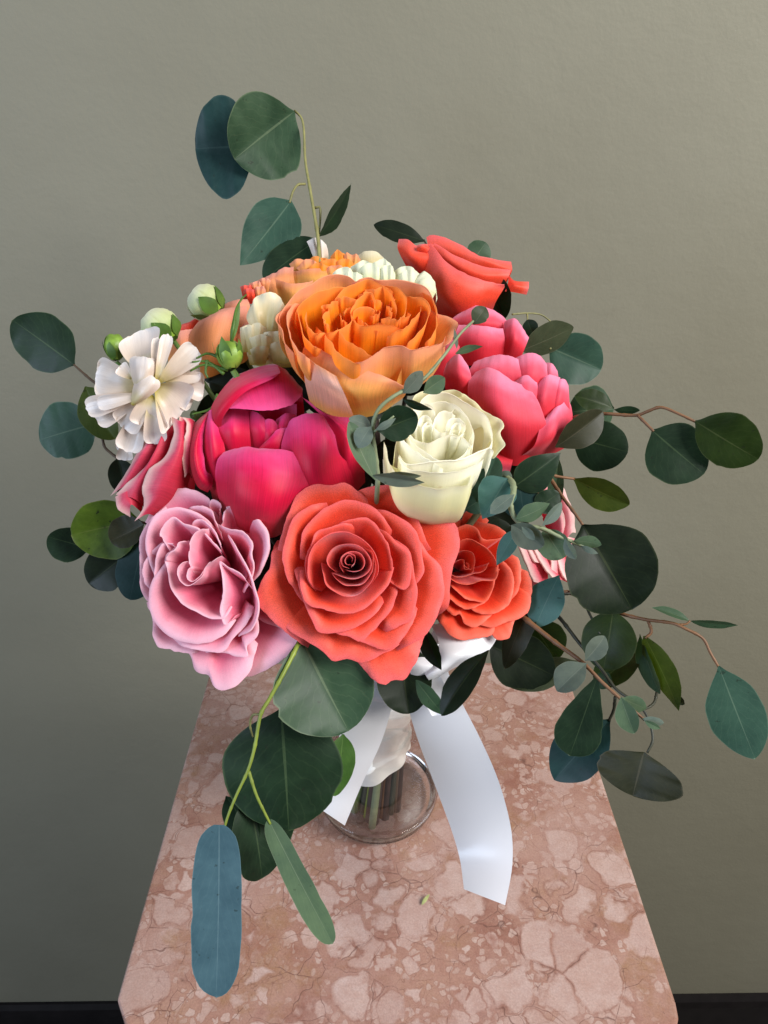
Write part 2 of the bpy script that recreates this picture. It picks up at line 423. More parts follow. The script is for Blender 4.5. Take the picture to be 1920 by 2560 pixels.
# ------------------------------------------------------------------ setting: wall, baseboard, floor, pedestal
def build_setting():
    m, nt, N, L = new_mat('painted_wall')
    out = N.new('ShaderNodeOutputMaterial'); pb = N.new('ShaderNodeBsdfPrincipled'); L.new(pb.outputs[0], out.inputs[0])
    tc = N.new('ShaderNodeTexCoord')
    n1 = N.new('ShaderNodeTexNoise'); n1.inputs['Scale'].default_value = 260; n1.inputs['Detail'].default_value = 3
    n2 = N.new('ShaderNodeTexNoise'); n2.inputs['Scale'].default_value = 5; n2.inputs['Detail'].default_value = 5
    n3 = N.new('ShaderNodeTexNoise'); n3.inputs['Scale'].default_value = 38; n3.inputs['Detail'].default_value = 2
    for n in (n1, n2, n3): L.new(tc.outputs['Object'], n.inputs['Vector'])
    rp = ramp(N, [(0.3, G(0.194, 0.181, 0.132)), (0.7, G(0.211, 0.198, 0.146))], 'LINEAR'); L.new(n2.outputs['Fac'], rp.inputs[0])
    mk = N.new('ShaderNodeMapRange'); mk.inputs['From Min'].default_value = 0.74; mk.inputs['From Max'].default_value = 0.80; mk.inputs['To Max'].default_value = 0.22
    L.new(n3.outputs['Fac'], mk.inputs[0])
    mx = N.new('ShaderNodeMix'); mx.data_type = 'RGBA'; L.new(mk.outputs[0], mx.inputs['Factor']); L.new(rp.outputs[0], mx.inputs['A']); mx.inputs['B'].default_value = G(0.16, 0.14, 0.1)
    L.new(mx.outputs['Result'], pb.inputs['Base Color'])
    pb.inputs['Roughness'].default_value = 0.62; pb.inputs['Specular IOR Level'].default_value = 0.3
    ad = N.new('ShaderNodeMath'); ad.operation = 'MULTIPLY_ADD'; ad.inputs[1].default_value = 0.35
    L.new(n1.outputs['Fac'], ad.inputs[0]); L.new(n3.outputs['Fac'], ad.inputs[2])
    bp = N.new('ShaderNodeBump'); bp.inputs['Strength'].default_value = 0.5; bp.inputs['Distance'].default_value = 0.0012
    L.new(ad.outputs[0], bp.inputs['Height']); L.new(bp.outputs[0], pb.inputs['Normal'])
    # wall plane meets the top of the baseboard where the photo shows it; a hair out of square with the camera
    zb = 0.10
    a = on_top(100, 2504, zb); b = on_top(1830, 2482, zb)
    d = (b - a).normalized()
    nrm = Vector((-d.y, d.x, 0)) * -1      # toward the camera
    A = a - d * 2.2; B = b + d * 2.2
    wall = mesh_obj('wall', [(A.x, A.y, 0), (B.x, B.y, 0), (B.x, B.y, 2.7), (A.x, A.y, 2.7)], [(0, 1, 2, 3)], m, smooth=False)
    tag(wall, 'sage grey painted wall behind the bouquet', 'wall', kind='structure')
    bm_ = plain_mat('black_baseboard', G(0.010, 0.008, 0.008), 0.5, 0.3, 40, spec=0.15)
    prof = [(0.0005, 0), (0.014, 0), (0.014, zb - 0.022), (0.011, zb - 0.008), (0.005, zb), (0.0005, zb)]
    vs = [Vector((q.x, q.y, 0)) + nrm * pr[0] + Vector((0, 0, pr[1])) for q in (A, B) for pr in prof]
    k = len(prof)
    fs = [(i, (i + 1) % k, (i + 1) % k + k, i + k) for i in range(k)]
    bb = mesh_obj('baseboard', vs, fs, bm_, wall, smooth=False)
    fm = plain_mat('dark_floor', G(0.05, 0.042, 0.036), 0.5, 0.3, 20)
    fl = mesh_obj('floor', [(-3, -3, 0), (3, -3, 0), (3, 1.2, 0), (-3, 1.2, 0)], [(0, 1, 2, 3)], fm, smooth=False)
    tag(fl, 'dark floor at the foot of the pedestal', 'floor', kind='structure')

    # ---- breccia marble
    m, nt, N, L = new_mat('pink_breccia_marble')
    out = N.new('ShaderNodeOutputMaterial'); pb = N.new('ShaderNodeBsdfPrincipled'); L.new(pb.outputs[0], out.inputs[0])
    tc = N.new('ShaderNodeTexCoord')
    def nz(scale, det=4, rough=0.55):
        n = N.new('ShaderNodeTexNoise'); n.inputs['Scale'].default_value = scale; n.inputs['Detail'].default_value = det; n.inputs['Roughness'].default_value = rough
        L.new(tc.outputs['Object'], n.inputs['Vector']); return n
    def warp(amount, scale, det=3):
        n = nz(scale, det)
        s = N.new('ShaderNodeVectorMath'); s.operation = 'SUBTRACT'; s.inputs[1].default_value = (0.5, 0.5, 0.5); L.new(n.outputs['Color'], s.inputs[0])
        k = N.new('ShaderNodeVectorMath'); k.operation = 'SCALE'; k.inputs['Scale'].default_value = amount; L.new(s.outputs[0], k.inputs[0])
        a_ = N.new('ShaderNodeVectorMath'); a_.operation = 'ADD'; L.new(tc.outputs['Object'], a_.inputs[0]); L.new(k.outputs[0], a_.inputs[1])
        return a_
    w1 = warp(0.014, 45, 2); w2 = warp(0.006, 110, 2)
    def voro(vec, scale, feat='F1', rnd=1.0):
        v = N.new('ShaderNodeTexVoronoi'); v.feature = feat; v.inputs['Scale'].default_value = scale; v.inputs['Randomness'].default_value = rnd
        L.new(vec.outputs[0], v.inputs['Vector']); return v
    def mixc(f, a_, b_):
        x = N.new('ShaderNodeMix'); x.data_type = 'RGBA'
        L.new(f, x.inputs['Factor'])
        for k, v in (('A', a_), ('B', b_)):
            if isinstance(v, tuple): x.inputs[k].default_value = v
            else: L.new(v, x.inputs[k])
        return x.outputs['Result']
    def rng(src, f0, f1, t0=0.0, t1=1.0):
        r = N.new('ShaderNodeMapRange'); r.inputs['From Min'].default_value = f0; r.inputs['From Max'].default_value = f1
        r.inputs['To Min'].default_value = t0; r.inputs['To Max'].default_value = t1; L.new(src, r.inputs[0]); return r.outputs[0]
    def mth(op, a_, b_):
        x = N.new('ShaderNodeMath'); x.operation = op
        for i, v in enumerate((a_, b_)):
            if isinstance(v, (int, float)): x.inputs[i].default_value = v
            else: L.new(v, x.inputs[i])
        return x.outputs[0]
    big = voro(w1, 42); bige = voro(w1, 42, 'DISTANCE_TO_EDGE')
    med = voro(w2, 84); mede = voro(w2, 84, 'DISTANCE_TO_EDGE')
    sml = voro(w2, 210); smle = voro(w2, 210, 'DISTANCE_TO_EDGE')
    n_a = nz(16, 5); n_b = nz(70, 6, 0.7); n_c = nz(900, 3, 0.7); n_d = nz(24, 6, 0.6); n_e = nz(240, 4, 0.65); n_r = nz(32, 5, 0.6); n_f = nz(130, 6, 0.75)
    matrix = ramp(N, [(0.30, G(0.245, 0.108, 0.080)), (0.45, G(0.325, 0.165, 0.125)), (0.58, G(0.400, 0.232, 0.178)), (0.72, G(0.360, 0.205, 0.128))], 'LINEAR')
    L.new(n_d.outputs['Fac'], matrix.inputs[0])
    matrix = mixc(rng(n_e.outputs['Fac'], 0.40, 0.75, 0, 0.5), matrix.outputs[0], G(0.435, 0.275, 0.205))
    def cells(v, ve, keep, lo, hi, below, w0, w1, s0=0.50, s1=0.22):
        """Closely packed rounded fragments: each Voronoi cell has its own pink; seams of uneven width show the matrix."""
        c = N.new('ShaderNodeSeparateColor'); L.new(v.outputs['Color'], c.inputs[0])
        col = mixc(c.outputs[0], lo, hi)
        col = mixc(rng(n_b.outputs['Fac'], 0.28, 0.72, 0, 0.65), col, G(0.455, 0.285, 0.228))
        col = mixc(rng(n_e.outputs['Fac'], 0.40, 0.75, 0, 0.40), col, G(0.555, 0.410, 0.355))
        wid = mth('ADD', w0, mth('MULTIPLY', rng(n_d.outputs['Fac'], 0.42, 0.66), w1))
        d = mth('SUBTRACT', ve.outputs['Distance'], mth('ADD', wid, mth('MULTIPLY', mth('SUBTRACT', n_e.outputs['Fac'], 0.5), 0.05)))
        rd = mth('SUBTRACT', mth('ADD', s0, mth('MULTIPLY', c.outputs[1], s1)), v.outputs['Distance'])
        d = mth('MINIMUM', d, mth('ADD', rd, mth('MULTIPLY', mth('SUBTRACT', n_e.outputs['Fac'], 0.5), 0.06)))
        msk = mth('MULTIPLY', rng(d, -0.01, 0.06), mth('GREATER_THAN', c.outputs[2], keep))
        rim = mth('MULTIPLY', mth('MULTIPLY', rng(d, -0.03, 0.0), rng(d, 0.03, 0.0)), mth('GREATER_THAN', c.outputs[2], keep))
        rim = mth('MULTIPLY', rim, rng(n_b.outputs['Fac'], 0.42, 0.58, 0.0, 0.7))
        return mixc(rim, mixc(msk, below, col), G(0.220, 0.098, 0.070))
    colr = cells(sml, smle, 0.55, G(0.420, 0.275, 0.225), G(0.560, 0.430, 0.385), matrix, 0.03, 0.15)
    colr = cells(med, mede, 0.40, G(0.425, 0.280, 0.240), G(0.550, 0.410, 0.370), colr, 0.02, 0.14)
    cloud = rng(n_a.outputs['Fac'], 0.46, 0.62, 0, 0.6)
    colr = mixc(cloud, colr, mixc(n_b.outputs['Fac'], G(0.395, 0.240, 0.200), G(0.535, 0.390, 0.350)))
    rust = mth('MULTIPLY', rng(n_r.outputs['Fac'], 0.53, 0.62, 0, 0.75), rng(n_e.outputs['Fac'], 0.25, 0.55, 0.35, 1))
    colr = mixc(rust, colr, mixc(rng(n_d.outputs['Fac'], 0.4, 0.6), G(0.270, 0.115, 0.080), G(0.330, 0.185, 0.100)))
    colr = cells(big, bige, 0.46, G(0.430, 0.290, 0.255), G(0.545, 0.412, 0.378), colr, 0.015, 0.12, 0.52, 0.26)
    mot = rng(n_f.outputs['Fac'], 0.42, 0.66, 0, 0.5)
    colr = mixc(mot, colr, G(0.385, 0.225, 0.180))
    crk = mth('MULTIPLY', rng(bige.outputs['Distance'], 0.0, 0.012, 1, 0), rng(n_b.outputs['Fac'], 0.42, 0.56, 0.0, 0.85))
    colr = mixc(crk, colr, G(0.150, 0.072, 0.056))
    crk2 = mth('MULTIPLY', rng(mede.outputs['Distance'], 0.0, 0.015, 1, 0), rng(n_d.outputs['Fac'], 0.50, 0.62, 0, 0.7))
    colr = mixc(crk2, colr, G(0.170, 0.078, 0.056))
    grain = rng(n_c.outputs['Fac'], 0.3, 0.7, 0.86, 1.14)
    hs = N.new('ShaderNodeHueSaturation'); L.new(colr, hs.inputs['Color']); L.new(grain, hs.inputs['Value'])
    pit = nz(260, 2); pitm = rng(pit.outputs['Fac'], 0.71, 0.77, 0, 0.6)
    colr = mixc(pitm, hs.outputs[0], G(0.16, 0.09, 0.07))
    hs2 = N.new('ShaderNodeHueSaturation'); hs2.inputs['Value'].default_value = 0.84; hs2.inputs['Saturation'].default_value = 1.03; hs2.inputs['Hue'].default_value = 0.497; L.new(colr, hs2.inputs['Color'])
    L.new(hs2.outputs[0], pb.inputs['Base Color'])
    pb.inputs['Specular IOR Level'].default_value = 0.45
    L.new(rng(n_b.outputs['Fac'], 0.3, 0.7, 0.16, 0.36), pb.inputs['Roughness'])
    bp = N.new('ShaderNodeBump'); bp.inputs['Strength'].default_value = 0.25; bp.inputs['Distance'].default_value = 0.0006
    hgt = mth('SUBTRACT', mth('MULTIPLY', n_c.outputs['Fac'], 0.2), mth('ADD', crk, pitm))
    L.new(hgt, bp.inputs['Height']); L.new(bp.outputs[0], pb.inputs['Normal'])
    marble = m

    root = empty('pedestal', (0.006, 0.36, 0), 'tall pedestal with a pink breccia marble top under the vase', 'pedestal')
    q = [on_top(*p) for p in ((531, 1658), (1409, 1655), (1690, 2505), (1698, 2545), (1684, 2600), (330, 2610), (292, 2498))]
    bm = bmesh.new()
    top = [bm.verts.new((v.x - root.location.x, v.y - root.location.y, ZT)) for v in q]
    bot = [bm.verts.new((v.x - root.location.x, v.y - root.location.y, ZT - 0.022)) for v in q]
    bm.faces.new(top[::-1] if False else top)
    bm.faces.new(bot[::-1])
    for i in range(len(q)):
        j = (i + 1) % len(q)
        bm.faces.new((top[j], top[i], bot[i], bot[j]))
    bmesh.ops.recalc_face_normals(bm, faces=bm.faces)
    bmesh.ops.bevel(bm, geom=list(bm.edges), offset=0.0022, segments=3, affect='EDGES', profile=0.6)
    me = bpy.data.meshes.new('marble_top'); bm.to_mesh(me); bm.free(); me.materials.append(marble)
    o = bpy.data.objects.new('marble_top', me); link(o, root)
    wood = plain_mat('black_pedestal', G(0.016, 0.013, 0.012), 0.4, 0.3, 25)
    def box(name, hx, hy, z0, z1):
        bm = bmesh.new(); bmesh.ops.create_cube(bm, size=1)
        for v in bm.verts: v.co = Vector((v.co.x * 2 * hx, v.co.y * 2 * hy, z0 + (v.co.z + .5) * (z1 - z0)))
        bmesh.ops.bevel(bm, geom=list(bm.edges), offset=0.004, segments=2, affect='EDGES')
        me = bpy.data.meshes.new(name); bm.to_mesh(me); bm.free(); me.materials.append(wood)
        link(bpy.data.objects.new(name, me), root)
    box('apron', 0.136, 0.128, ZT - 0.075, ZT - 0.0225)
    box('column', 0.11, 0.105, 0.0605, ZT - 0.0755)
    box('plinth', 0.145, 0.138, 0.0, 0.06)


build_setting()

# ------------------------------------------------------------------ vase
VX, VY = (945 - 960) / F * 0.505, 0.360
def build_vase():
    m, nt, N, L = new_mat('clear_glass')
    out = N.new('ShaderNodeOutputMaterial')
    fr = N.new('ShaderNodeLayerWeight'); fr.inputs['Blend'].default_value = 0.35
    pw = N.new('ShaderNodeMath'); pw.operation = 'POWER'; pw.inputs[1].default_value = 2.0; L.new(fr.outputs['Facing'], pw.inputs[0])
    k = N.new('ShaderNodeMath'); k.operation = 'MULTIPLY_ADD'; k.inputs[1].default_value = 1.0; k.inputs[2].default_value = 0.085; k.use_clamp = True; L.new(pw.outputs[0], k.inputs[0])
    tb = N.new('ShaderNodeBsdfTransparent'); tb.inputs['Color'].default_value = (0.90, 0.89, 0.88, 1)
    gl = N.new('ShaderNodeBsdfGlossy'); gl.inputs['Roughness'].default_value = 0.01
    mx = N.new('ShaderNodeMixShader'); L.new(k.outputs[0], mx.inputs[0]); L.new(tb.outputs[0], mx.inputs[1]); L.new(gl.outputs[0], mx.inputs[2])
    L.new(mx.outputs[0], out.inputs[0])
    g2, nt, N, L = new_mat('thick_glass')
    out = N.new('ShaderNodeOutputMaterial'); g = N.new('ShaderNodeBsdfGlass'); g.inputs['IOR'].default_value = 1.45; g.inputs['Roughness'].default_value = 0.0
    L.new(g.outputs[0], out.inputs[0])
    outer = [(0.0402, 0.0066), (0.0411, 0.0100), (0.0422, 0.016), (0.0426, 0.024), (0.0415, 0.034), (0.0385, 0.045), (0.0345, 0.056), (0.0312, 0.065),
             (0.0308, 0.074), (0.0345, 0.085), (0.0405, 0.098), (0.0470, 0.110), (0.0535, 0.123), (0.0565, 0.131)]
    ns = 72
    def lathe(name, prof, n, mat, parent):
        pr = catmull(prof, n)
        vs, fs = [], []
        for r, z in pr:
            for q in range(ns):
                a = 2 * math.pi * q / ns
                vs.append((VX + max(r, 1e-5) * math.cos(a), VY + max(r, 1e-5) * math.sin(a), ZT + z))
        for i in range(len(pr) - 1):
            for q in range(ns):
                q2 = (q + 1) % ns
                fs.append((i * ns + q, i * ns + q2, (i + 1) * ns + q2, (i + 1) * ns + q))
        return mesh_obj(name, vs, fs, mat, parent)
    root = empty('glass_vase', (VX, VY, ZT), 'clear flared glass vase with a round foot holding the bouquet', 'vase')
    lathe('glass_body', outer + [(0.0570, 0.1316), (0.0568, 0.1324), (0.0561, 0.1324), (0.0558, 0.1316)], 80, m, root)
    lathe('glass_foot', [(0.0, 0.0014), (0.028, 0.0010), (0.0345, 0.0007), (0.0385, 0.0030), (0.0402, 0.0072), (0.0403, 0.0120), (0.0388, 0.0132), (0.0350, 0.0105), (0.026, 0.0078), (0.014, 0.0066), (0.0, 0.0064)], 40, g2, root)


build_vase()
NECK = Vector((VX + 0.003, VY - 0.010, ZT + 0.145))
_rs = random.Random(3)
STEM_N = [0]


def stem_to_vase(start, mat, parent, r=0.0022, axis=None):
    """A stem that runs from a flower or branch through the binding point down into the vase."""
    k = STEM_N[0]; STEM_N[0] += 1
    a = k * 2.399963; rr = 0.0125 * math.sqrt(((k * 7) % 23 + 1) / 24)
    off = Vector((math.cos(a) * rr, math.sin(a) * rr, 0))
    pts = [start]
    if axis is not None:
        pts.append(start - axis * 0.02)
    pts += [NECK + off * 1.05 + Vector((0, 0, 0.012)), NECK + off * 1.0 + Vector((0, 0, -0.02)), NECK + off * 1.0 + Vector((0, 0, -0.06))]
    bot = Vector((VX - 0.004, VY - 0.013, ZT + 0.0085 + 0.008 * ((k * 5) % 9) / 9)) + off * 1.35
    pts.append(bot)
    return tube("stem", pts, r, r * 1.45, mat, parent, n=22, sides=8)


# ------------------------------------------------------------------ petals
class Flower:
    def __init__(self, name, label, cat, crop, c, Z, ncam, mat, D=30, group='roses in the bouquet', stem=None, seed=1, has_stem=True, hs=1.0, tk=4.5, rs=1.0, ak=1.0, dive=0.0):
        self.x0, self.y0, self.s = crop
        self.Z = Z
        self.C = P(self.x0 + c[0] * self.s, self.y0 + c[1] * self.s, Z)
        v = Vector(ncam).normalized()
        self.n = (RIGHT * v.x + UP * v.y - FWD * v.z).normalized()
        self.mat = mat
        self.D = D * 0.001
        self.k = seed * 100
        self.hs = hs
        self.tk = tk
        self.rs = rs
        self.ak = ak
        self.dive = dive
        base = self.C - self.n * self.D
        self.root = empty(name, base, label, cat, group)
        if has_stem:
            stem_to_vase(base - self.n * 0.001, SM[stem or ('green' if seed % 4 == 1 else 'wood')], self.root, 0.0024, self.n)

    def px(self, x, y):
        return self.x0 + x * self.s, self.y0 + y * self.s

    def pt(self, x, y, h):
        a, b = self.px(x, y)
        return P(a, b, self.Z - h * 0.001)

    def plane(self, x, y, h):
        a, b = self.px(x, y)
        d = FWD + RIGHT * ((a - 960) / F) + UP * (-(b - 1280) / F)
        t = ((self.C + self.n * (h * 0.001) - CAM).dot(self.n)) / d.dot(self.n)
        return CAM + d * t

    def surface(self, rows, nc, mat, roll, roll_ang, sign_dir, seed, ruf, name='petal', nroll=4, nick=0.75):
        """rows: list of lists of Vectors from root to rim; adds a rolled lip and noise, then builds the mesh."""
        nr = len(rows)
        f = wob(seed); f2 = wob(seed + 31)
        rl = sum((rows[-1][j + 1] - rows[-1][j]).length for j in range(nc - 1))
        sc_ = min(1.0, max(0.12, rl / 0.045))
        ruf *= sc_; nick *= sc_
        out = [[Vector(p) for p in r] for r in rows]
        # noise along sheet normal
        for i in range(nr):
            v = i / (nr - 1)
            for j in range(nc):
                u = j / (nc - 1)
                a = rows[min(i + 1, nr - 1)][j] - rows[max(i - 1, 0)][j]
                b = rows[i][min(j + 1, nc - 1)] - rows[i][max(j - 1, 0)]
                nn = a.cross(b)
                if nn.length < 1e-12: continue
                nn.normalize()
                out[i][j] += nn * (ruf * 0.0015 * (v ** 2 * f(u, 0.8) + 0.35 * v * f2(u * 0.7 + v * 1.1)))
                if i == nr - 1:
                    al = a.normalized() if a.length > 1e-12 else a
                    out[i][j] += al * (nick * 0.001 * (0.45 * f2(u, 1.9) + 0.25 * f(u, 4.3) - 0.9 * max(0.0, math.sin(u * 23 + seed * 1.7) * math.sin(u * 9 + seed) - 0.62)))
        verts = [p for r in out for p in r]
        uvs = [(j / (nc - 1), i / (nr - 1)) for i in range(nr) for j in range(nc)]
        edge = [max((i / (nr - 1)) ** 1.5, abs(2 * j / (nc - 1) - 1) ** 5 * (i / (nr - 1))) for i in range(nr) for j in range(nc)]
        tot = nr
        if roll > 0:
            r0 = roll * 0.001
            for k in range(1, nroll + 1):
                th = roll_ang * k / nroll
                for j in range(nc):
                    u = j / (nc - 1)
                    R = out[nr - 1][j]
                    T = (R - out[nr - 2][j])
                    T = T.normalized() if T.length > 1e-12 else Vector((0, 0, 1))
                    tg = (out[nr - 1][min(j + 1, nc - 1)] - out[nr - 1][max(j - 1, 0)])
                    nn = T.cross(tg)
                    if nn.length < 1e-12: nn = Vector((0, 0, 1))
                    nn.normalize()
                    sd = sign_dir(R)
                    if nn.dot(sd) < 0: nn = -nn
                    rad = 0.40 * r0 * (0.35 + 0.65 * math.sin(math.pi * min(max(u, 0.02), 0.98)) ** 0.6) * (1 + 0.35 * f(u, 0.5))
                    verts.append(R + (T * math.sin(th) + nn * (1 - math.cos(th))) * rad)
                    uvs.append((u, 1.0)); edge.append(1.0)
            tot += nroll
        return mesh_obj(name, verts, grid_faces(tot, nc), mat, self.root, uvs, True, edge)

    def rp(self, rim, h=0.0, f=0.8, arch=1.5, roll=0.5, mat=None, tuck=None, f1=None, ctr=None, ruf=0.5, D=None, ang=2.2, nc=40, nr=13):
        """Petal given by its rim (photo pixels on the flower's own tilted plane raised by h mm): grows from the flower base."""
        self.k += 1
        pts = catmull([(p[0], p[1]) for p in rim], nc)
        C = self.C if ctr is None else self.plane(ctr[0], ctr[1], 0)
        D = self.D if D is None else D * 0.001
        n = self.n
        h = h * self.hs
        tuck = self.tk if tuck is None else tuck
        ruf = ruf * self.rs
        arch = arch * self.ak if arch > 0 else arch
        f1 = f * 0.75 if f1 is None else f1
        R = []
        for j, p in enumerate(pts):
            e = abs(2 * j / (nc - 1) - 1)
            R.append(self.plane(p[0], p[1], h - tuck * e ** 2.6 - self.dive * max(0.0, (e - 0.78) / 0.22) ** 2))
        rows = []
        for i in range(nr):
            t = i / (nr - 1)
            t = t ** 0.8
            row = []
            for Rj in R:
                w = Rj - C
                z = w.dot(n)
                q = w - n * z
                P0 = C - n * D + q * 0.12
                P1 = C + q * f1 - n * (D * 0.72)
                P2 = C + q * f + n * (z + arch * 0.001)
                b = (1 - t) ** 3 * P0 + 3 * (1 - t) ** 2 * t * P1 + 3 * (1 - t) * t * t * P2 + t ** 3 * Rj
                row.append(b)
            rows.append(row)
        def sd(Rv):
            w = Rv - C
            q = w - n * w.dot(n)
            return (q.normalized() if q.length > 1e-9 else q) * 0.7 - n
        return self.surface(rows, nc, mat or self.mat, roll, ang, sd, self.k, ruf)

    def lp(self, curves, roll=0.4, mat=None, ruf=0.4, away=(0, -0.4, -1), ang=2.2, nc=24, nr=16, name='petal', nick=.75):
        """Petal lofted through explicit cross curves (x, y, mm toward the camera), root first, rim last."""
        self.k += 1
        cs = [catmull(c, nc) for c in curves]
        rows = [[None] * nc for _ in range(nr)]
        for j in range(nc):
            col = catmull([tuple(c[j]) for c in cs], nr)
            for i in range(nr):
                rows[i][j] = self.pt(*col[i])
        av = Vector(away).normalized()
        aw = RIGHT * av.x + UP * av.y - FWD * av.z
        return self.surface(rows, nc, mat or self.mat, roll, ang, lambda R: aw, self.k, ruf, name, nick=nick)

    def calyx(self, n=5, length=18, width=5):
        """Green sepals under the bloom."""
        x = self.n.orthogonal().normalized(); y = self.n.cross(x)
        b = self.C - self.n * self.D
        for k in range(n):
            a = 2 * math.pi * k / n + self.k
            o = x * math.cos(a) + y * math.sin(a)
            pts_b = b + o * 0.003
            tip = b + o * length * 0.0006 + self.n * length * 0.0006
            leaf3(self.root, pts_b, tip, width * 0.001, -o, SEPAL, 'lance', 0.15, name='sepal')


SHAPES = {
    'round': [(0, 0.03), (0.04, 0.16), (0.12, 0.50), (0.25, 0.83), (0.42, 1.0), (0.6, 0.99), (0.76, 0.84), (0.88, 0.61), (0.95, 0.38), (0.985, 0.2), (1, 0.0)],
    'oval': [(0, 0.03), (0.06, 0.17), (0.18, 0.55), (0.35, 0.90), (0.5, 1.0), (0.65, 0.96), (0.8, 0.74), (0.91, 0.44), (0.97, 0.2), (1, 0.0)],
    'ovate': [(0, 0.04), (0.05, 0.35), (0.13, 0.75), (0.28, 1.0), (0.45, 0.97), (0.62, 0.78), (0.78, 0.5), (0.9, 0.24), (1, 0.0)],
    'obov': [(0, 0.04), (0.1, 0.2), (0.3, 0.55), (0.52, 0.88), (0.7, 1.0), (0.84, 0.9), (0.94, 0.58), (1, 0.0)],
    'lance': [(0, 0.06), (0.12, 0.5), (0.3, 0.92), (0.45, 1.0), (0.65, 0.85), (0.85, 0.42), (1, 0.0)],
    'strap': [(0, 0.20), (0.025, 0.46), (0.09, 0.74), (0.25, 0.93), (0.55, 1.0), (0.8, 0.95), (0.91, 0.74), (0.97, 0.44), (1, 0.0)],
}


def leaf3(parent, B, T, width, nrm, mat, shape='round', bend=0.10, fold=0.0, roll=0.0, name='leaf', nr=26, nc=13, seed=None, twist=0.0, wave=1.0, thick=True):
    """A leaf from base B to tip T (world), full width in metres, facing nrm."""
    a = T - B
    ln = a.length
    a = a / ln
    s = a.cross(nrm).normalized()
    n = s.cross(a).normalized()
    if roll:
        q = Matrix.Rotation(roll, 3, a)
        s = q @ s; n = q @ n
    sh = catmull(SHAPES[shape], 80)
    seed = seed if seed is not None else random.randint(0, 10**6)
    f = wob(seed); g = wob(seed + 5)
    rr = random.Random(seed)
    asym = rr.uniform(-0.07, 0.07)
    bite_t, bite_s = rr.uniform(0.45, 0.9), rr.choice((-1, 1))
    bite = rr.choice((0, 0, 0.05, 0.09)) if name == 'leaf' else 0
    verts, uvs, edge = [], [], []
    for i in range(nr):
        t = 0.5 - 0.5 * math.cos(math.pi * i / (nr - 1))
        ts = t
        w = float(np.interp(ts, sh[:, 0], sh[:, 1]))
        # smooth the outline a little
        w = max(0.0, w)
        for j in range(nc):
            u = 2 * j / (nc - 1) - 1
            sd_ = 1 if u > 0 else -1
            ww = w * (1 + 0.06 * g(t + 3 * sd_, 0.55)) * (1 + asym * sd_)
            if sd_ == bite_s and abs(t - bite_t) < 0.07:
                ww *= 1 - bite * (1 - abs(t - bite_t) / 0.07)
            x = u * ww * width / 2
            z = bend * ln * (4 * t * (1 - t) - 0.0) * 0.5 + fold * abs(x) + 0.012 * wave * width * abs(u) * f(t + sd_, 1.2) * 2 - 0.05 * abs(x) * abs(u)
            z += twist * x * (t - 0.5)
            # narrow tip row shrinks to a point
            p = B + a * (t * ln) + s * x + n * z
            verts.append(p); uvs.append((j / (nc - 1), t)); edge.append(max(abs(u) ** 9, t ** 14))
    o = mesh_obj(name, verts, grid_faces(nr, nc), mat, parent, uvs, True, edge)
    return o


class Branch:
    def __init__(self, name, label, cat, stem_pts, smat, r=0.0013, group='eucalyptus branches', to_vase=True, r2=None):
        pts = [P(*p) for p in stem_pts]
        self.root = empty(name, pts[0], label, cat, group)
        tube('stem', pts, r, r2 or r * 0.55, smat, self.root, n=7 * len(pts))
        self.smat = smat
        if to_vase:
            stem_to_vase(pts[0], smat, self.root, r * 1.1)

    def leaf(self, b, t, w, Z, mat, shape='round', roll=0.0, bend=0.06, fold=0.0, dz=0.0, pet=None, tilt=(0, 0), twist=0.0, label=None):
        """b, t base and tip in photo pixels; w full width in pixels; Z depth at base, dz added at the tip."""
        B = P(b[0], b[1], Z); T = P(t[0], t[1], Z + dz)
        mid = (B + T) / 2
        rr_ = random.Random(int(b[0] * 7 + b[1] * 3 + t[0]))
        bend = bend * rr_.uniform(.6, 1.9) * (1 if rr_.random() < .7 else -1)
        fold = fold + rr_.uniform(-.08, .38)
        twist = twist + rr_.uniform(-.35, .35)
        nrm = (CAM - mid).normalized()
        width = w / F * (Z + dz / 2)
        o = leaf3(self.root, B, T, width, nrm, LM[mat], shape, bend, fold, math.radians(roll), twist=twist)
        if label: o['label'] = label
        if pet:
            q = [P(*p) for p in pet] + [B + (T - B) * 0.03]
            tube('petiole', q, 0.0008, 0.0007, self.smat, o, n=5 * len(q), sides=6)
        return o

    def twig(self, pts, r=0.0008, mat=None):
        return tube('twig', [P(*p) for p in pts], r, r * 0.7, mat or self.smat, self.root, n=6 * len(pts), sides=6)


def ruffle(fl, xa, xb, yt, yb, h, amp=2.2, seed=0, mat=None, dip=45, n=5, jag=20, roll=.12):
    """Broad fan petal with a frilled rim, from the base line yb up to yt (photo px of the crop)."""
    r = random.Random(seed)
    top, mid = [], []
    for i in range(n):
        t = i / (n - 1); e = abs(2 * t - 1)
        x = xa + (xb - xa) * t + r.uniform(-.3, .3) * (xb - xa) / n
        y = yt + dip * e ** 2.4 + r.uniform(-jag, jag)
        top.append((x, y, h + .7 * amp * (1 if i % 2 else -1) * r.uniform(.3, 1.0) - 2 * e ** 3))
        mid.append((xa + (xb - xa) * (.08 + .84 * t), yt + (yb - yt) * .45, h + 1.5 + amp * .12 * (1 if i % 2 else -1) - 2 * e ** 3))
    xm = (xa + xb) / 2
    base = [(xm + (xb - xa) * .28 * (2 * i / 4 - 1), yb, h - 2) for i in range(5)]
    return fl.lp([base, mid, top], roll, mat=mat, ruf=.7, nc=44, nr=14)


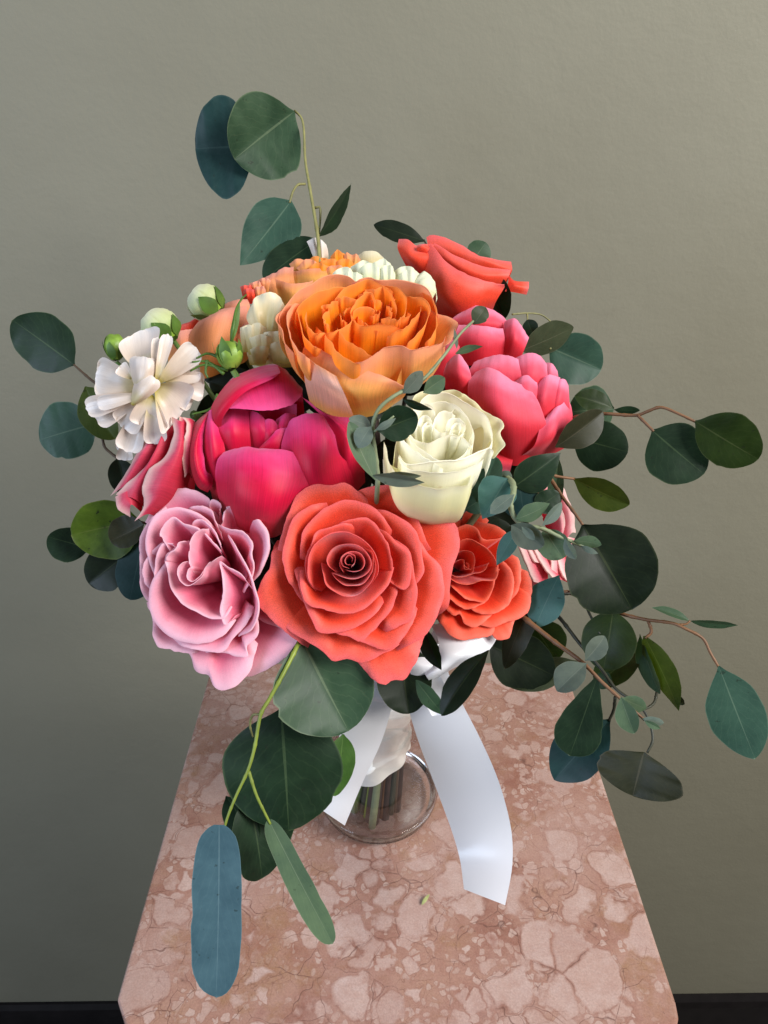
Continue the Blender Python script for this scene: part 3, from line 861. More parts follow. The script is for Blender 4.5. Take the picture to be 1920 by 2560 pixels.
# ------------------------------------------------------------------ coral rose, front centre
S1 = 520 / 1659
fl = Flower('rose', 'large open coral rose in the middle of the front with a tight spiral centre', 'rose', (640, 1180, S1), (745, 720), 0.325, (0.02, 0.14, 1), PM['coral'], D=27, seed=1, hs=1.1, tk=1.8, rs=.8, ak=.6, dive=5.0)
R_ = fl.rp
R_([(1240, 330), (1300, 305), (1450, 325), (1570, 390), (1612, 500), (1618, 610), (1560, 800), (1530, 1070), (1440, 1150)], -14, .72, 3, .8)
R_([(1350, 1300), (1290, 1480), (1180, 1655), (1090, 1660), (1020, 1695), (920, 1640), (780, 1480)], -14, .74, 4, .4, ruf=.9)
R_([(170, 540), (120, 660), (118, 750), (60, 850), (8, 1010), (80, 1130), (250, 1290), (420, 1400)], -10, .78, 4, .9)
R_([(180, 1150), (260, 1260), (400, 1340), (540, 1430), (610, 1510), (730, 1490), (830, 1522), (950, 1480), (1100, 1410), (1200, 1330)], -9, .8, 4, .3)
R_([(1260, 470), (1370, 640), (1460, 740), (1505, 960), (1470, 1090), (1400, 1230), (1280, 1350), (1130, 1420)], -8, .80, 4, .5)
R_([(170, 700), (200, 520), (270, 300), (322, 185), (460, 105), (600, 108), (712, 90), (800, 140), (930, 260)], -9, .82, 2, .5)
R_([(720, 190), (810, 150), (980, 105), (1140, 132), (1260, 240), (1310, 420), (1400, 640)], -9.5, .82, 2, .6)
R_([(560, 245), (440, 272), (300, 365), (245, 500), (213, 690), (245, 840), (320, 960), (420, 1080)], -5, .84, 2, .5)
R_([(350, 700), (355, 560), (400, 440), (500, 330), (600, 262), (712, 222), (870, 250), (980, 320), (1100, 490)], -4, .83, 2, .4)
R_([(900, 300), (1050, 310), (1200, 400), (1275, 480), (1330, 700), (1340, 800), (1285, 885), (1180, 960)], -5, .83, 2, .6)
R_([(690, 1270), (800, 1335), (900, 1375), (1065, 1418), (1180, 1310), (1262, 1180), (1300, 1050)], -7, .82, 3, .4)
R_([(1060, 520), (1140, 560), (1228, 640), (1260, 800), (1282, 960), (1250, 1172), (1140, 1230), (1000, 1290)], -5, .80, 3, .4)
R_([(500, 1200), (640, 1290), (740, 1310), (825, 1346), (930, 1270), (1060, 1130), (1115, 1000), (1120, 850)], -4.5, .80, 3, .35)
R_([(300, 760), (350, 930), (400, 1080), (450, 1190), (500, 1277), (640, 1278), (800, 1240), (940, 1140), (1030, 1020)], -2.5, .78, 3, .4)
R_([(800, 425), (700, 415), (580, 440), (480, 485), (450, 560), (398, 690), (395, 800), (440, 900), (520, 960)], -1, .86, 1, .4)
R_([(640, 430), (720, 385), (800, 370), (905, 378), (970, 450), (1050, 570), (1085, 720), (1080, 840)], -1.5, .86, 1, .4)
R_([(960, 440), (1060, 490), (1130, 570), (1228, 650), (1240, 780), (1225, 890), (1180, 938), (1110, 900), (1060, 840)], -3, .80, 2, .3)
R_([(350, 780), (362, 930), (408, 1052), (520, 1092), (700, 1130), (850, 1092), (960, 1005), (1060, 890), (1105, 760)], .5, .80, 2, .5)
R_([(470, 950), (420, 840), (430, 690), (468, 592), (540, 522), (640, 487), (750, 492), (860, 560), (950, 660), (970, 800), (900, 930)], 2, .93, -2, .5)
R_([(520, 720), (535, 820), (570, 900), (650, 955), (770, 988), (870, 935), (935, 830), (952, 720), (905, 600)], 4, .98, -4, .4, tuck=1)
R_([(600, 800), (640, 860), (720, 908), (810, 905), (885, 850), (925, 760), (920, 650), (850, 590)], 5, .98, -4, .4, tuck=1)
R_([(640, 800), (580, 750), (562, 690), (600, 615), (700, 577), (800, 583), (880, 640), (910, 722), (880, 800), (800, 842), (700, 840), (610, 800)], 6.5, .98, -4, .45, tuck=1, nc=34)
R_([(700, 800), (672, 740), (690, 670), (750, 645), (830, 660), (862, 720), (840, 780), (780, 800), (710, 780)], 7, .98, -4, .4, tuck=1, nc=30)
R_([(745, 770), (690, 740), (690, 680), (740, 650), (785, 670), (790, 720), (760, 760)], 8, .98, -4, .35, tuck=.6)
R_([(760, 740), (720, 730), (715, 690), (745, 665), (770, 690), (765, 720)], 9, .95, -3, .2, tuck=.3)

# ------------------------------------------------------------------ light pink rose, lower left
S2 = 500 / 1659
fl = Flower('rose', 'light pink ruffled rose with pale rolled petal rims left of the big coral rose', 'rose', (330, 1180, S2), (500, 850), 0.335, (-0.22, 0.12, 0.97), PM['pink'], D=36, seed=2, hs=1.0, tk=2.0, rs=.7, dive=3.0)
R_ = fl.rp
R_([(1000, 1180), (1120, 1250), (1330, 1330), (1395, 1395), (1310, 1500), (1180, 1600), (960, 1700), (800, 1640)], -15, .75, 2, .4)
R_([(380, 1440), (470, 1500), (520, 1640), (640, 1690), (710, 1795), (810, 1800), (970, 1665), (1010, 1550), (1050, 1420)], -9, .74, 4, .4, ruf=.8)
R_([(120, 1080), (175, 1240), (180, 1370), (215, 1450), (340, 1480), (480, 1505), (580, 1500)], -8, .80, 2, .4)
R_([(110, 420), (180, 300), (260, 200), (360, 145), (470, 142), (570, 170), (640, 222), (670, 300), (760, 420)], -13, .85, 1, .6, ruf=.8)
R_([(640, 330), (655, 235), (735, 262), (722, 350), (740, 430)], -10, .9, 0, .6)
R_([(700, 480), (752, 410), (775, 310), (850, 262), (950, 300), (1060, 420), (1122, 540), (1128, 650), (1090, 780), (1020, 890), (960, 930)], -7, .88, 1, 1.6, ang=2.7, ruf=.7)
R_([(280, 280), (180, 370), (105, 460), (65, 560), (60, 720), (70, 850), (75, 960), (130, 1065), (200, 1100)], -9, .86, 1, .6)
R_([(440, 320), (500, 288), (590, 285), (662, 322), (690, 400), (722, 470), (760, 560)], -7, .88, 1, .7)
R_([(210, 900), (150, 760), (118, 620), (130, 480), (205, 350), (350, 290), (470, 312), (590, 370), (700, 470)], -5.5, .86, 2, .8)
R_([(160, 1000), (100, 900), (90, 800), (140, 690), (200, 620), (280, 560)], -6.5, .86, 1, .6)
R_([(700, 430), (790, 470), (920, 495), (990, 590), (985, 680), (1005, 780), (975, 900), (930, 1000)], -4.5, .9, 0, 1.0, ang=2.6)
R_([(600, 1500), (740, 1492), (850, 1530), (962, 1530), (950, 1440), (1035, 1370), (1052, 1260), (1020, 1120)], -7, .82, 2, .5, ruf=.8)
R_([(340, 1380), (430, 1445), (600, 1485), (740, 1492), (850, 1370), (960, 1240), (1010, 1120)], -5, .82, 2, .5)
R_([(330, 690), (270, 580), (232, 520), (275, 430), (345, 380), (430, 432), (560, 480), (670, 590), (742, 665)], -2, .90, 0, 1.1, ang=2.7, ruf=.7)
R_([(470, 480), (515, 415), (570, 397), (650, 455), (720, 560), (748, 650)], -3.5, .90, 0, .9, ang=2.6)
R_([(190, 960), (185, 850), (210, 700), (255, 602), (340, 600), (400, 680)], -3, .88, 0, .9, ang=2.6)
R_([(790, 520), (840, 600), (905, 720), (965, 830), (1000, 960), (1042, 1090), (1030, 1230), (990, 1310), (880, 1360)], -2, .92, -2, 1.0, ang=2.6, mat=PM['pink'])
R_([(300, 730), (180, 880), (138, 1030), (150, 1150), (220, 1290), (380, 1400), (500, 1422), (620, 1415), (770, 1345), (870, 1230)], -3, .70, 4, .7)
R_([(1000, 960), (900, 845), (800, 790), (728, 745), (748, 850), (756, 1000), (735, 1150), (772, 1272), (850, 1200)], -.5, .8, 1, .8, ctr=(900, 1080), D=26, ruf=.4)
R_([(360, 620), (285, 690), (278, 770), (305, 860), (345, 990), (430, 1100), (560, 1170), (650, 1212), (760, 1205), (830, 1120)], 0, .84, 0, .8, ang=2.6)
R_([(470, 570), (395, 590), (360, 650), (300, 690), (285, 760)], 1, .92, -2, .7)
R_([(640, 470), (550, 490), (490, 570), (470, 660), (480, 770), (520, 850)], 1.5, .86, -2, .5)
R_([(740, 690), (690, 720), (610, 790), (570, 880), (462, 946), (400, 905), (378, 820), (415, 765), (490, 735)], 3, .95, -3, .6, tuck=1)
R_([(600, 800), (560, 860), (500, 905), (460, 880), (462, 820), (500, 780)], 4, .95, -3, .4, tuck=.6)

# ------------------------------------------------------------------ vermilion rose, right of the big coral rose
S3 = 420 / 1659
fl = Flower('rose', 'smaller vermilion rose tucked against the right side of the big coral rose', 'rose', (1040, 1180, S3), (490, 930), 0.358, (0.05, 0.18, 0.97), PM['vermilion'], D=20, seed=3, hs=.9, tk=1.6, rs=.7, ak=.6, dive=3.5)
R_ = fl.rp
R_([(720, 1560), (780, 1650), (870, 1655), (930, 1620), (965, 1480), (1000, 1400)], -10, .8, 3, .4)
R_([(200, 1440), (240, 1500), (320, 1590), (450, 1655), (600, 1640), (720, 1620), (770, 1570), (820, 1500)], -9, .8, 3, .5, ruf=.9)
R_([(560, 1480), (660, 1515), (760, 1530), (880, 1490), (1050, 1430), (1125, 1340), (1135, 1230), (1080, 1120)], -7, .82, 3, .4)
R_([(980, 900), (1040, 950), (1100, 980), (1135, 1080), (1148, 1180), (1110, 1260), (1020, 1340)], -8, .82, 2, .4)
R_([(290, 560), (340, 480), (450, 470), (470, 410), (570, 385), (660, 420), (720, 480)], -12, .86, 0, .5)
R_([(440, 520), (530, 450), (640, 500), (760, 520), (880, 590), (908, 640), (890, 780), (830, 900)], -9, .86, 0, .5)
R_([(250, 1300), (300, 1350), (370, 1420), (430, 1410), (480, 1500), (600, 1525), (720, 1440), (780, 1380)], -6, .82, 2, .4, ruf=.9)
R_([(930, 800), (1020, 870), (1035, 1000), (1020, 1140), (970, 1230), (880, 1300)], -6, .84, 2, .4)
R_([(350, 640), (390, 560), (510, 520), (610, 570), (650, 660), (790, 660), (890, 625)], -6, .86, 0, .4)
R_([(500, 1330), (560, 1370), (660, 1402), (800, 1390), (918, 1300), (960, 1200)], -4.5, .82, 2, .4)
R_([(840, 860), (930, 950), (962, 1040), (960, 1180), (918, 1290), (820, 1350)], -4, .84, 2, .4)
R_([(300, 1200), (340, 1255), (420, 1320), (520, 1355), (650, 1302), (720, 1250)], -3.5, .84, 1, .4)
R_([(380, 760), (410, 690), (520, 660), (640, 720), (740, 800), (800, 900), (810, 980)], -3.5, .9, -1, .4)
R_([(310, 1090), (390, 1170), (480, 1240), (580, 1270), (665, 1290), (720, 1240), (770, 1140), (780, 1060), (812, 1000), (812, 910)], -2, .84, 1, .4)
R_([(300, 1010), (350, 1060), (430, 1095), (540, 1102), (650, 1072), (780, 1060), (830, 960)], 0, .9, -1, .4)
R_([(310, 1000), (360, 1025), (420, 1040), (560, 1002), (660, 980), (720, 900)], 1, .92, -2, .35)
R_([(330, 870), (370, 820), (430, 780), (520, 780), (575, 835), (572, 920), (555, 985), (490, 1010)], 1.5, .96, -3, .4, tuck=1)
R_([(360, 900), (410, 870), (470, 868), (485, 930), (540, 965), (560, 940)], 2.5, .95, -3, .3, tuck=.6)
R_([(470, 900), (480, 950), (510, 955), (525, 920), (500, 890)], 3, .9, -3, .25, tuck=.3)

# ------------------------------------------------------------------ magenta peony
fl = Flower('peony', 'magenta peony bud with broad cupped petals left of the white rose', 'peony', (440, 880, S2), (720, 800), 0.340, (-0.1, 0.35, 0.93), PM['magenta'], D=40, seed=4, group='peonies in the bouquet')
Lp = fl.lp
# inner petals round the dark opening
Lp([[(560, 900, -34), (800, 860, -36), (1000, 900, -34)], [(540, 640, -24), (760, 610, -30), (1000, 640, -26)], [(560, 440, -22), (760, 420, -28), (1000, 430, -24)]], .2)
Lp([[(580, 920, -22), (720, 920, -20), (880, 920, -20)], [(570, 660, -15), (690, 660, -12), (820, 700, -15)], [(590, 500, -18), (640, 490, -15), (700, 520, -14), (770, 590, -16)]], .2)
Lp([[(700, 900, -20), (800, 900, -17), (900, 900, -17)], [(690, 700, -15), (770, 690, -12), (860, 700, -14)], [(700, 610, -16), (750, 560, -14), (800, 560, -14), (850, 610, -16)]], .2)
Lp([[(800, 900, -22), (960, 900, -20)], [(790, 680, -18), (880, 640, -14), (980, 640, -17)], [(830, 560, -19), (910, 510, -16), (1000, 520, -19)]], .2)
# far right petals
Lp([[(1200, 1250, -26), (1400, 1240, -20), (1570, 1080, -26)], [(1330, 840, -13), (1440, 850, -10), (1560, 940, -19)], [(1280, 620, -12), (1400, 640, -11), (1500, 700, -20)], [(1035, 365, -13), (1230, 500, -12), (1440, 530, -20)]], .4)
# hood: two petals folding over from the back
Lp([[(230, 860, -26), (600, 560, -36), (1080, 660, -34)], [(285, 500, -17), (455, 225, -18), (830, 104, -21), (1045, 300, -24)], [(330, 450, -10), (545, 275, -9), (850, 190, -12), (1050, 320, -18)], [(432, 474, -4), (520, 466, -2), (600, 472, -1.5), (720, 480, -2), (850, 470, -4), (950, 445, -7), (1035, 380, -12)]], .3, nr=22, nc=36)
Lp([[(280, 800, -20), (390, 720, -17)], [(276, 500, -13), (330, 520, -6), (385, 560, -6)], [(455, 235, -13), (510, 310, -2.5), (560, 345, -2)], [(690, 125, -16), (760, 200, -6), (800, 222, -5.5)], [(840, 108, -19), (865, 170, -10), (850, 190, -9)]], .15, nr=22)
Lp([[(380, 960, -18), (500, 980, -17), (640, 950, -20)], [(350, 660, -10), (470, 680, -7), (615, 700, -13)], [(385, 500, -13), (470, 470, -11), (600, 475, -16)]], .25)
Lp([[(620, 960, -14), (720, 920, -13), (900, 920, -13)], [(680, 810, -10), (780, 760, -8), (890, 800, -10)], [(805, 690, -10), (835, 645, -9.5), (930, 625, -11)]], .25)
# left strips
Lp([[(310, 1240, -22), (360, 1220, -16), (440, 1140, -16)], [(215, 880, -14), (300, 840, -6), (410, 830, -10)], [(210, 690, -14), (285, 620, -7), (385, 690, -11)], [(250, 508, -15), (290, 480, -11), (342, 512, -13)]], .3)
Lp([[(262, 492, -16), (140, 615, -17), (104, 800, -14), (120, 950, -13), (180, 1120, -13), (262, 1165, -14)], [(266, 510, -12), (190, 640, -8), (150, 800, -6), (162, 950, -6), (215, 1070, -8), (300, 1110, -11)], [(268, 530, -13), (232, 660, -11), (218, 790, -10), (238, 940, -10), (258, 1000, -10), (314, 1014, -13)]], .25, ruf=.7)
# right cup petal and front cup petal
Lp([[(930, 1280, -16), (1180, 1280, -8), (1500, 1180, -18)], [(880, 940, -8), (1150, 980, 1), (1430, 930, -12)], [(872, 770, -8), (1050, 720, -1), (1250, 710, -2), (1360, 850, -10)], [(905, 640, -9), (940, 575, -7), (1030, 530, -5), (1130, 508, -5), (1220, 530, -7), (1320, 690, -11)]], .25, nr=20, nc=36)
Lp([[(400, 1380, -18), (600, 1500, -8), (800, 1540, -8), (980, 1440, -16)], [(345, 1170, -8), (520, 1250, 4), (800, 1270, 6), (1090, 1200, -5)], [(328, 1010, -4), (520, 1000, 6), (800, 1010, 7), (1168, 1080, -5)], [(345, 900, -4), (560, 840, 3), (800, 845, 3), (1140, 960, -5)], [(400, 832, -6), (500, 800, -2.5), (600, 784, -1), (720, 792, -1), (860, 806, -1.5), (1000, 850, -4), (1110, 915, -7)]], .25, nr=24, nc=36)

# ------------------------------------------------------------------ big orange rose
fl = Flower('rose', 'big cupped orange rose with peach edges near the top of the bouquet', 'rose', (640, 560, S1), (880, 760), 0.350, (0.05, 0.74, 0.67), PM['orange'], D=40, seed=5, tk=2.5, dive=2.5)
R_ = fl.rp; O2 = PM['orangeout']
BW = dict(f=1.08, arch=-13, f1=.95)
R_([(1340, 640), (1430, 715), (1540, 745), (1602, 785), (1580, 860), (1535, 935), (1465, 975), (1380, 980)], -2, .86, 0, .9, mat=O2, f1=.7)
R_([(200, 830), (185, 740), (250, 630), (330, 550), (480, 455), (600, 415), (730, 420), (820, 480)], 0, mat=O2, roll=.8, **BW)
R_([(760, 480), (890, 432), (960, 452), (1100, 452), (1290, 478), (1370, 530), (1430, 640), (1450, 780)], 0, mat=O2, roll=.8, **BW)
R_([(330, 640), (250, 660), (176, 740), (205, 830), (240, 960), (330, 1060)], -1, mat=O2, roll=.9, f=1.0, arch=-10, f1=.9)
R_([(360, 640), (300, 640), (248, 760), (280, 870), (335, 1000), (430, 1080)], 1, mat=O2, roll=.8, f=1.0, arch=-10, f1=.9)
R_([(300, 760), (330, 670), (420, 590), (560, 530), (660, 508), (770, 520)], 0, roll=.6, **BW)
R_([(600, 640), (640, 590), (720, 505), (830, 460), (890, 445), (960, 470), (1060, 540), (1112, 640), (1110, 740)], 0, roll=.5, f=1.02, arch=-10, f1=.9)
R_([(960, 500), (1040, 488), (1130, 512), (1190, 600), (1185, 700), (1120, 800)], 0, roll=.5, f=1.02, arch=-10, f1=.9)
R_([(1170, 600), (1220, 580), (1300, 588), (1372, 640), (1355, 760), (1290, 880), (1180, 985)], 0, roll=.8, f=1.0, arch=-8, f1=.9)
R_([(1330, 540), (1400, 590), (1432, 680), (1430, 790), (1395, 900), (1340, 960)], 0, roll=.8, **BW)
R_([(320, 800), (328, 700), (345, 760), (380, 870), (450, 960), (520, 1000)], 0, roll=.6, f=1.0, arch=-10, f1=.9)
R_([(400, 700), (395, 745), (415, 820), (480, 872), (570, 872)], 0, roll=.7, f=1.0, arch=-10, f1=.9)
# quartered, crumpled heart: wavy folded petals packed round the centre
rr = random.Random(11)
for k in range(17):
    a = k * 2.4 + .6; q = 40 + 215 * math.sqrt((k + .5) / 17)
    cx, cy = 860 + q * math.cos(a) * 1.15, 680 + q * math.sin(a) * .60
    w = rr.uniform(70, 150) * (.6 + .4 * q / 250); ta = a + math.pi / 2 + rr.uniform(-.9, .9)
    dx, dy = math.cos(ta) * w, math.sin(ta) * w * .55
    bx, by = math.cos(a) * w * .5, math.sin(a) * w * .3
    pts = []
    for i in range(8):
        t = i / 7 * 2 - 1
        o = (1 - t * t) * 1.0 + rr.uniform(-.32, .32)
        pts.append((cx + dx * t + bx * o, cy + dy * t + by * o))
    R_(pts, rr.uniform(-4, .5) - (3 if cy > 760 else 0), f=1.0, arch=-7, roll=rr.uniform(.3, .6), f1=.85, tuck=3, ruf=1.0, nc=30, nr=9, D=26)
R_([(760, 740), (790, 690), (860, 665), (930, 680), (950, 730)], -.5, f=1.0, arch=-6, roll=.6, f1=.9, nc=24)
R_([(800, 790), (770, 720), (790, 650), (870, 560), (930, 560), (965, 640), (955, 720)], 0, f=1.0, arch=-6, roll=.5, f1=.9, ruf=.8)
R_([(1040, 900), (1120, 860), (1200, 815), (1255, 745), (1300, 700), (1330, 640)], 0, roll=.7, f=1.0, arch=-10, f1=.9)
R_([(470, 820), (500, 850), (560, 872), (640, 850), (730, 800), (770, 762), (800, 790), (840, 812), (960, 808), (1080, 815), (1180, 835)], -1, roll=.5, ruf=.8, **BW)
R_([(640, 830), (680, 870), (740, 930), (830, 990), (945, 1058), (1010, 1010)], 0, roll=.5, **BW)
R_([(540, 860), (572, 920), (640, 1010), (720, 1070), (802, 1112), (880, 1100)], 1, roll=.7, **BW)
R_([(760, 1120), (830, 1100), (930, 1052), (1000, 1005), (1040, 985), (1150, 975), (1250, 1010), (1340, 985), (1460, 955), (1500, 900)], 2, roll=.8, mat=O2, ruf=.8, **BW)
fl.lp([[(980, 1480, -10), (1120, 1420, -16), (1240, 1300, -22)], [(1080, 1350, 8), (1240, 1270, 0), (1370, 1160, -12)], [(1150, 1180, 14), (1320, 1080, 8), (1450, 990, -4)], [(1200, 1020, 16), (1330, 990, 13), (1455, 955, 5)]], .4, mat=O2)
fl.lp([[(470, 1420, -6), (640, 1515, 4), (800, 1545, 6), (980, 1515, 2), (1130, 1420, -8)], [(350, 1170, 6), (560, 1300, 20), (800, 1370, 25), (1010, 1390, 22), (1180, 1380, 10)],
       [(370, 1000, 11), (560, 1080, 18), (800, 1210, 26), (1010, 1260, 27), (1205, 1330, 20)],
       [(385, 960, 9), (430, 966, 11), (500, 986, 13), (570, 1036, 16), (640, 1082, 19), (700, 1094, 20), (790, 1156, 24), (900, 1180, 25), (1000, 1212, 26), (1130, 1272, 25), (1212, 1312, 20)]], 1.2, mat=O2, ang=2.7, nc=44, nr=18)
fl.lp([[(430, 1430, -4), (600, 1525, 4), (785, 1545, 9)], [(390, 1260, 9), (560, 1300, 22), (725, 1400, 27)], [(375, 1050, 12), (480, 1120, 21), (640, 1215, 26)]], .5, mat=PM['paleback'])

# ------------------------------------------------------------------ white (green-tinged) rose
S5 = 580 / 1659
fl = Flower('rose', 'creamy white rose with green-tinged ruffled outer petals below the right-hand pink peony', 'rose', (880, 840, S5), (660, 680), 0.350, (0.06, 0.72, 0.69), PM['cream'], D=46, seed=6, tk=1.8, rs=.8, dive=2.0)
R_ = fl.rp; O2 = PM['creamout']
R_([(760, 430), (800, 408), (870, 455), (950, 528), (1010, 580), (1070, 615), (1082, 670), (1055, 705), (1092, 780), (1035, 850), (1005, 880)], -4, f=.82, arch=1, roll=.6, mat=O2, ruf=1.4, f1=.7)
R_([(420, 520), (450, 425), (520, 395), (620, 400), (720, 390), (820, 425)], -3, mat=O2, roll=.5, ruf=.9, **BW)
R_([(300, 900), (330, 720), (400, 560), (460, 480)], -4, mat=O2, roll=.4, **BW)
R_([(450, 560), (520, 450), (600, 415), (720, 428), (850, 500), (945, 560), (985, 640), (1005, 730), (960, 830)], -1, roll=.6, ruf=.8, **BW)
R_([(520, 520), (590, 475), (690, 478), (800, 550), (862, 650), (865, 760), (820, 830)], 0, roll=.4, **BW)
IN = dict(f=.98, arch=-5, f1=.9, D=20)
R_([(690, 560), (740, 520), (830, 600), (850, 700), (820, 790)], -1, roll=.4, **IN)
R_([(400, 660), (430, 540), (500, 485), (560, 500), (600, 560), (590, 620)], 0, roll=.5, **IN)
R_([(570, 700), (590, 620), (606, 570), (640, 540), (700, 545), (740, 570)], .5, roll=.4, **IN)
R_([(450, 690), (480, 600), (520, 570), (560, 590), (580, 660)], .5, roll=.4, **IN)
R_([(500, 690), (510, 640), (540, 615), (575, 640), (570, 680)], 1, roll=.3, **IN)
R_([(680, 700), (668, 640), (700, 600), (750, 588), (792, 620), (800, 680), (760, 720), (690, 715)], 1.5, roll=.5, tuck=1, **IN)
R_([(725, 700), (705, 660), (730, 630), (762, 628), (778, 660), (760, 690)], 2, roll=.3, tuck=.5, **IN)
R_([(430, 640), (500, 650), (570, 645), (640, 690), (740, 680), (810, 700)], 0, f=1.0, arch=-6, f1=.9, D=26, roll=.5)
R_([(405, 700), (450, 745), (540, 762), (640, 724), (740, 702), (835, 770), (860, 820)], .5, f=1.0, arch=-6, f1=.9, D=28, roll=.5)
R_([(390, 690), (430, 760), (520, 830), (600, 880), (700, 895), (790, 850), (850, 770)], .5, f=1.0, arch=-8, f1=.9, D=32, roll=.4)
R_([(345, 700), (362, 735), (430, 810), (560, 890), (650, 950)], 1, roll=.5, **BW)
R_([(345, 850), (400, 910), (500, 905), (620, 895), (740, 890), (860, 852), (940, 822), (985, 795), (1012, 830), (990, 890)], 1.5, roll=1.0, ang=2.6, ruf=.7, f=.98, arch=-9, f1=.98)
R_([(325, 860), (370, 920), (450, 955), (560, 972), (660, 978), (780, 960), (880, 925), (940, 880)], 2, roll=.6, ruf=.6, f=.98, arch=-9, f1=1.0)
R_([(230, 760), (300, 950), (400, 1040), (480, 1065), (600, 1086), (740, 1080), (840, 1068), (880, 980)], 1, mat=O2, roll=.5, f=1.02, arch=-20, f1=.98, ruf=.8)
fl.lp([[(360, 1290, -6), (540, 1340, 0), (700, 1345, 0), (790, 1260, -6)], [(240, 1080, 0), (460, 1180, 12), (680, 1190, 12), (830, 1120, 0)], [(215, 880, -4), (330, 960, 12), (560, 1040, 18), (860, 960, 0)]], .3, mat=O2)
fl.lp([[(640, 1320, 2), (740, 1300, 0), (790, 1240, -6)], [(700, 1230, 14), (780, 1180, 8), (850, 1110, -2)], [(740, 1080, 14), (810, 1030, 8), (860, 960, -2)]], .3, mat=PM['cream'])

# ------------------------------------------------------------------ pink peonies on the right
S6 = 640 / 1659
fl = Flower('peony', 'coral pink globe peony at the right edge of the bouquet, turned to the side', 'peony', (900, 520, S6), (1040, 1280), 0.385, (0.35, 0.45, 0.82), PM['peony'], D=40, seed=7, group='peonies in the bouquet')
Lp = fl.lp
Lp([[(900, 1560, -14), (1000, 1580, -12)], [(880, 1640, -8), (985, 1660, -8)], [(912, 1730, -12), (968, 1725, -12)]], .3)
Lp([[(560, 1200, -16), (710, 1230, -10)], [(540, 1080, -13), (640, 1080, -5), (722, 1100, -7)], [(560, 1010, -16), (600, 965, -15), (640, 942, -13), (700, 1025, -12)]], .25)
Lp([[(1020, 1320, -24), (1180, 1320, -22), (1300, 1270, -24)], [(1170, 1050, -18), (1240, 1060, -15), (1285, 1100, -19)], [(1195, 1000, -19), (1245, 1008, -17), (1278, 1055, -20)]], .25)
Lp([[(700, 1260, -18), (900, 1300, -14), (1120, 1280, -14)], [(698, 1080, -12), (850, 1050, -6), (1060, 1090, -7)], [(740, 1000, -14), (820, 965, -12), (900, 952, -10), (980, 960, -9), (1040, 990, -11)]], .3, nc=34)
Lp([[(980, 1300, -14), (1200, 1300, -13)], [(1000, 1090, -9), (1110, 1090, -5), (1215, 1100, -10)], [(990, 985, -12), (1050, 952, -10), (1110, 938, -9), (1170, 960, -10), (1212, 1010, -14)]], .3, nc=34)
Lp([[(1150, 1480, -12), (1360, 1460, -17)], [(1220, 1290, -8), (1290, 1260, -6), (1358, 1280, -12)], [(1265, 1135, -12), (1300, 1108, -10), (1330, 1112, -11), (1350, 1150, -14)]], .25)
Lp([[(1080, 1480, -9), (1270, 1450, -10)], [(1110, 1260, -5), (1190, 1240, -1), (1262, 1270, -6)], [(1145, 1150, -8), (1190, 1100, -6), (1230, 1080, -6), (1298, 1100, -11)]], .25)
Lp([[(920, 1420, -10), (1170, 1420, -8)], [(950, 1220, -5), (1080, 1190, -1), (1168, 1250, -4)], [(1000, 1125, -7), (1050, 1092, -5), (1090, 1085, -5), (1148, 1125, -7)]], .25)
Lp([[(760, 1440, -24), (960, 1660, -12), (1200, 1640, -14)], [(706, 1270, -7), (920, 1380, 7), (1215, 1450, 0)], [(702, 1130, -6), (880, 1160, 5), (1160, 1260, 1)], [(748, 1062, -9), (820, 1036, -5), (900, 1062, -2), (990, 1118, -2), (1100, 1165, -3)]], .3, nr=22, nc=36)
Lp([[(960, 1650, -16), (1150, 1640, -14), (1320, 1560, -22)], [(1120, 1550, 0), (1250, 1480, 1), (1376, 1430, -14)], [(1175, 1400, 1), (1270, 1340, -1), (1372, 1300, -14)], [(1215, 1345, -3), (1260, 1300, -4), (1310, 1270, -6), (1348, 1235, -13)]], .3, nr=22, nc=36)

fl = Flower('peony', 'deeper pink peony half hidden between the orange rose and the globe peony', 'peony', (900, 520, S6), (780, 900), 0.405, (0.1, 0.6, 0.75), PM['peony'], D=40, seed=8, group='peonies in the bouquet')
Lp = fl.lp
Lp([[(600, 900, -20), (800, 860, -18), (980, 900, -20)], [(580, 745, -18), (760, 740, -10), (965, 760, -14)], [(630, 690, -20), (740, 632, -18), (860, 662, -16), (935, 712, -18)]], .4)
Lp([[(900, 1000, -12), (1040, 980, -10)], [(922, 850, -8), (1000, 850, -2), (1068, 910, -8)], [(935, 735, -12), (1010, 722, -8), (1098, 840, -12)]], .5, ruf=.8)
Lp([[(440, 1160, -14), (620, 1100, -12)], [(480, 1000, -8), (560, 950, -4), (640, 940, -6)], [(500, 880, -10), (600, 830, -8), (670, 790, -8)]], .3)
Lp([[(640, 1020, -12), (800, 1020, -8), (920, 1000, -12)], [(610, 850, -6), (780, 830, 0), (938, 860, -6)], [(640, 755, -10), (800, 765, -4), (928, 782, -8)]], .3)

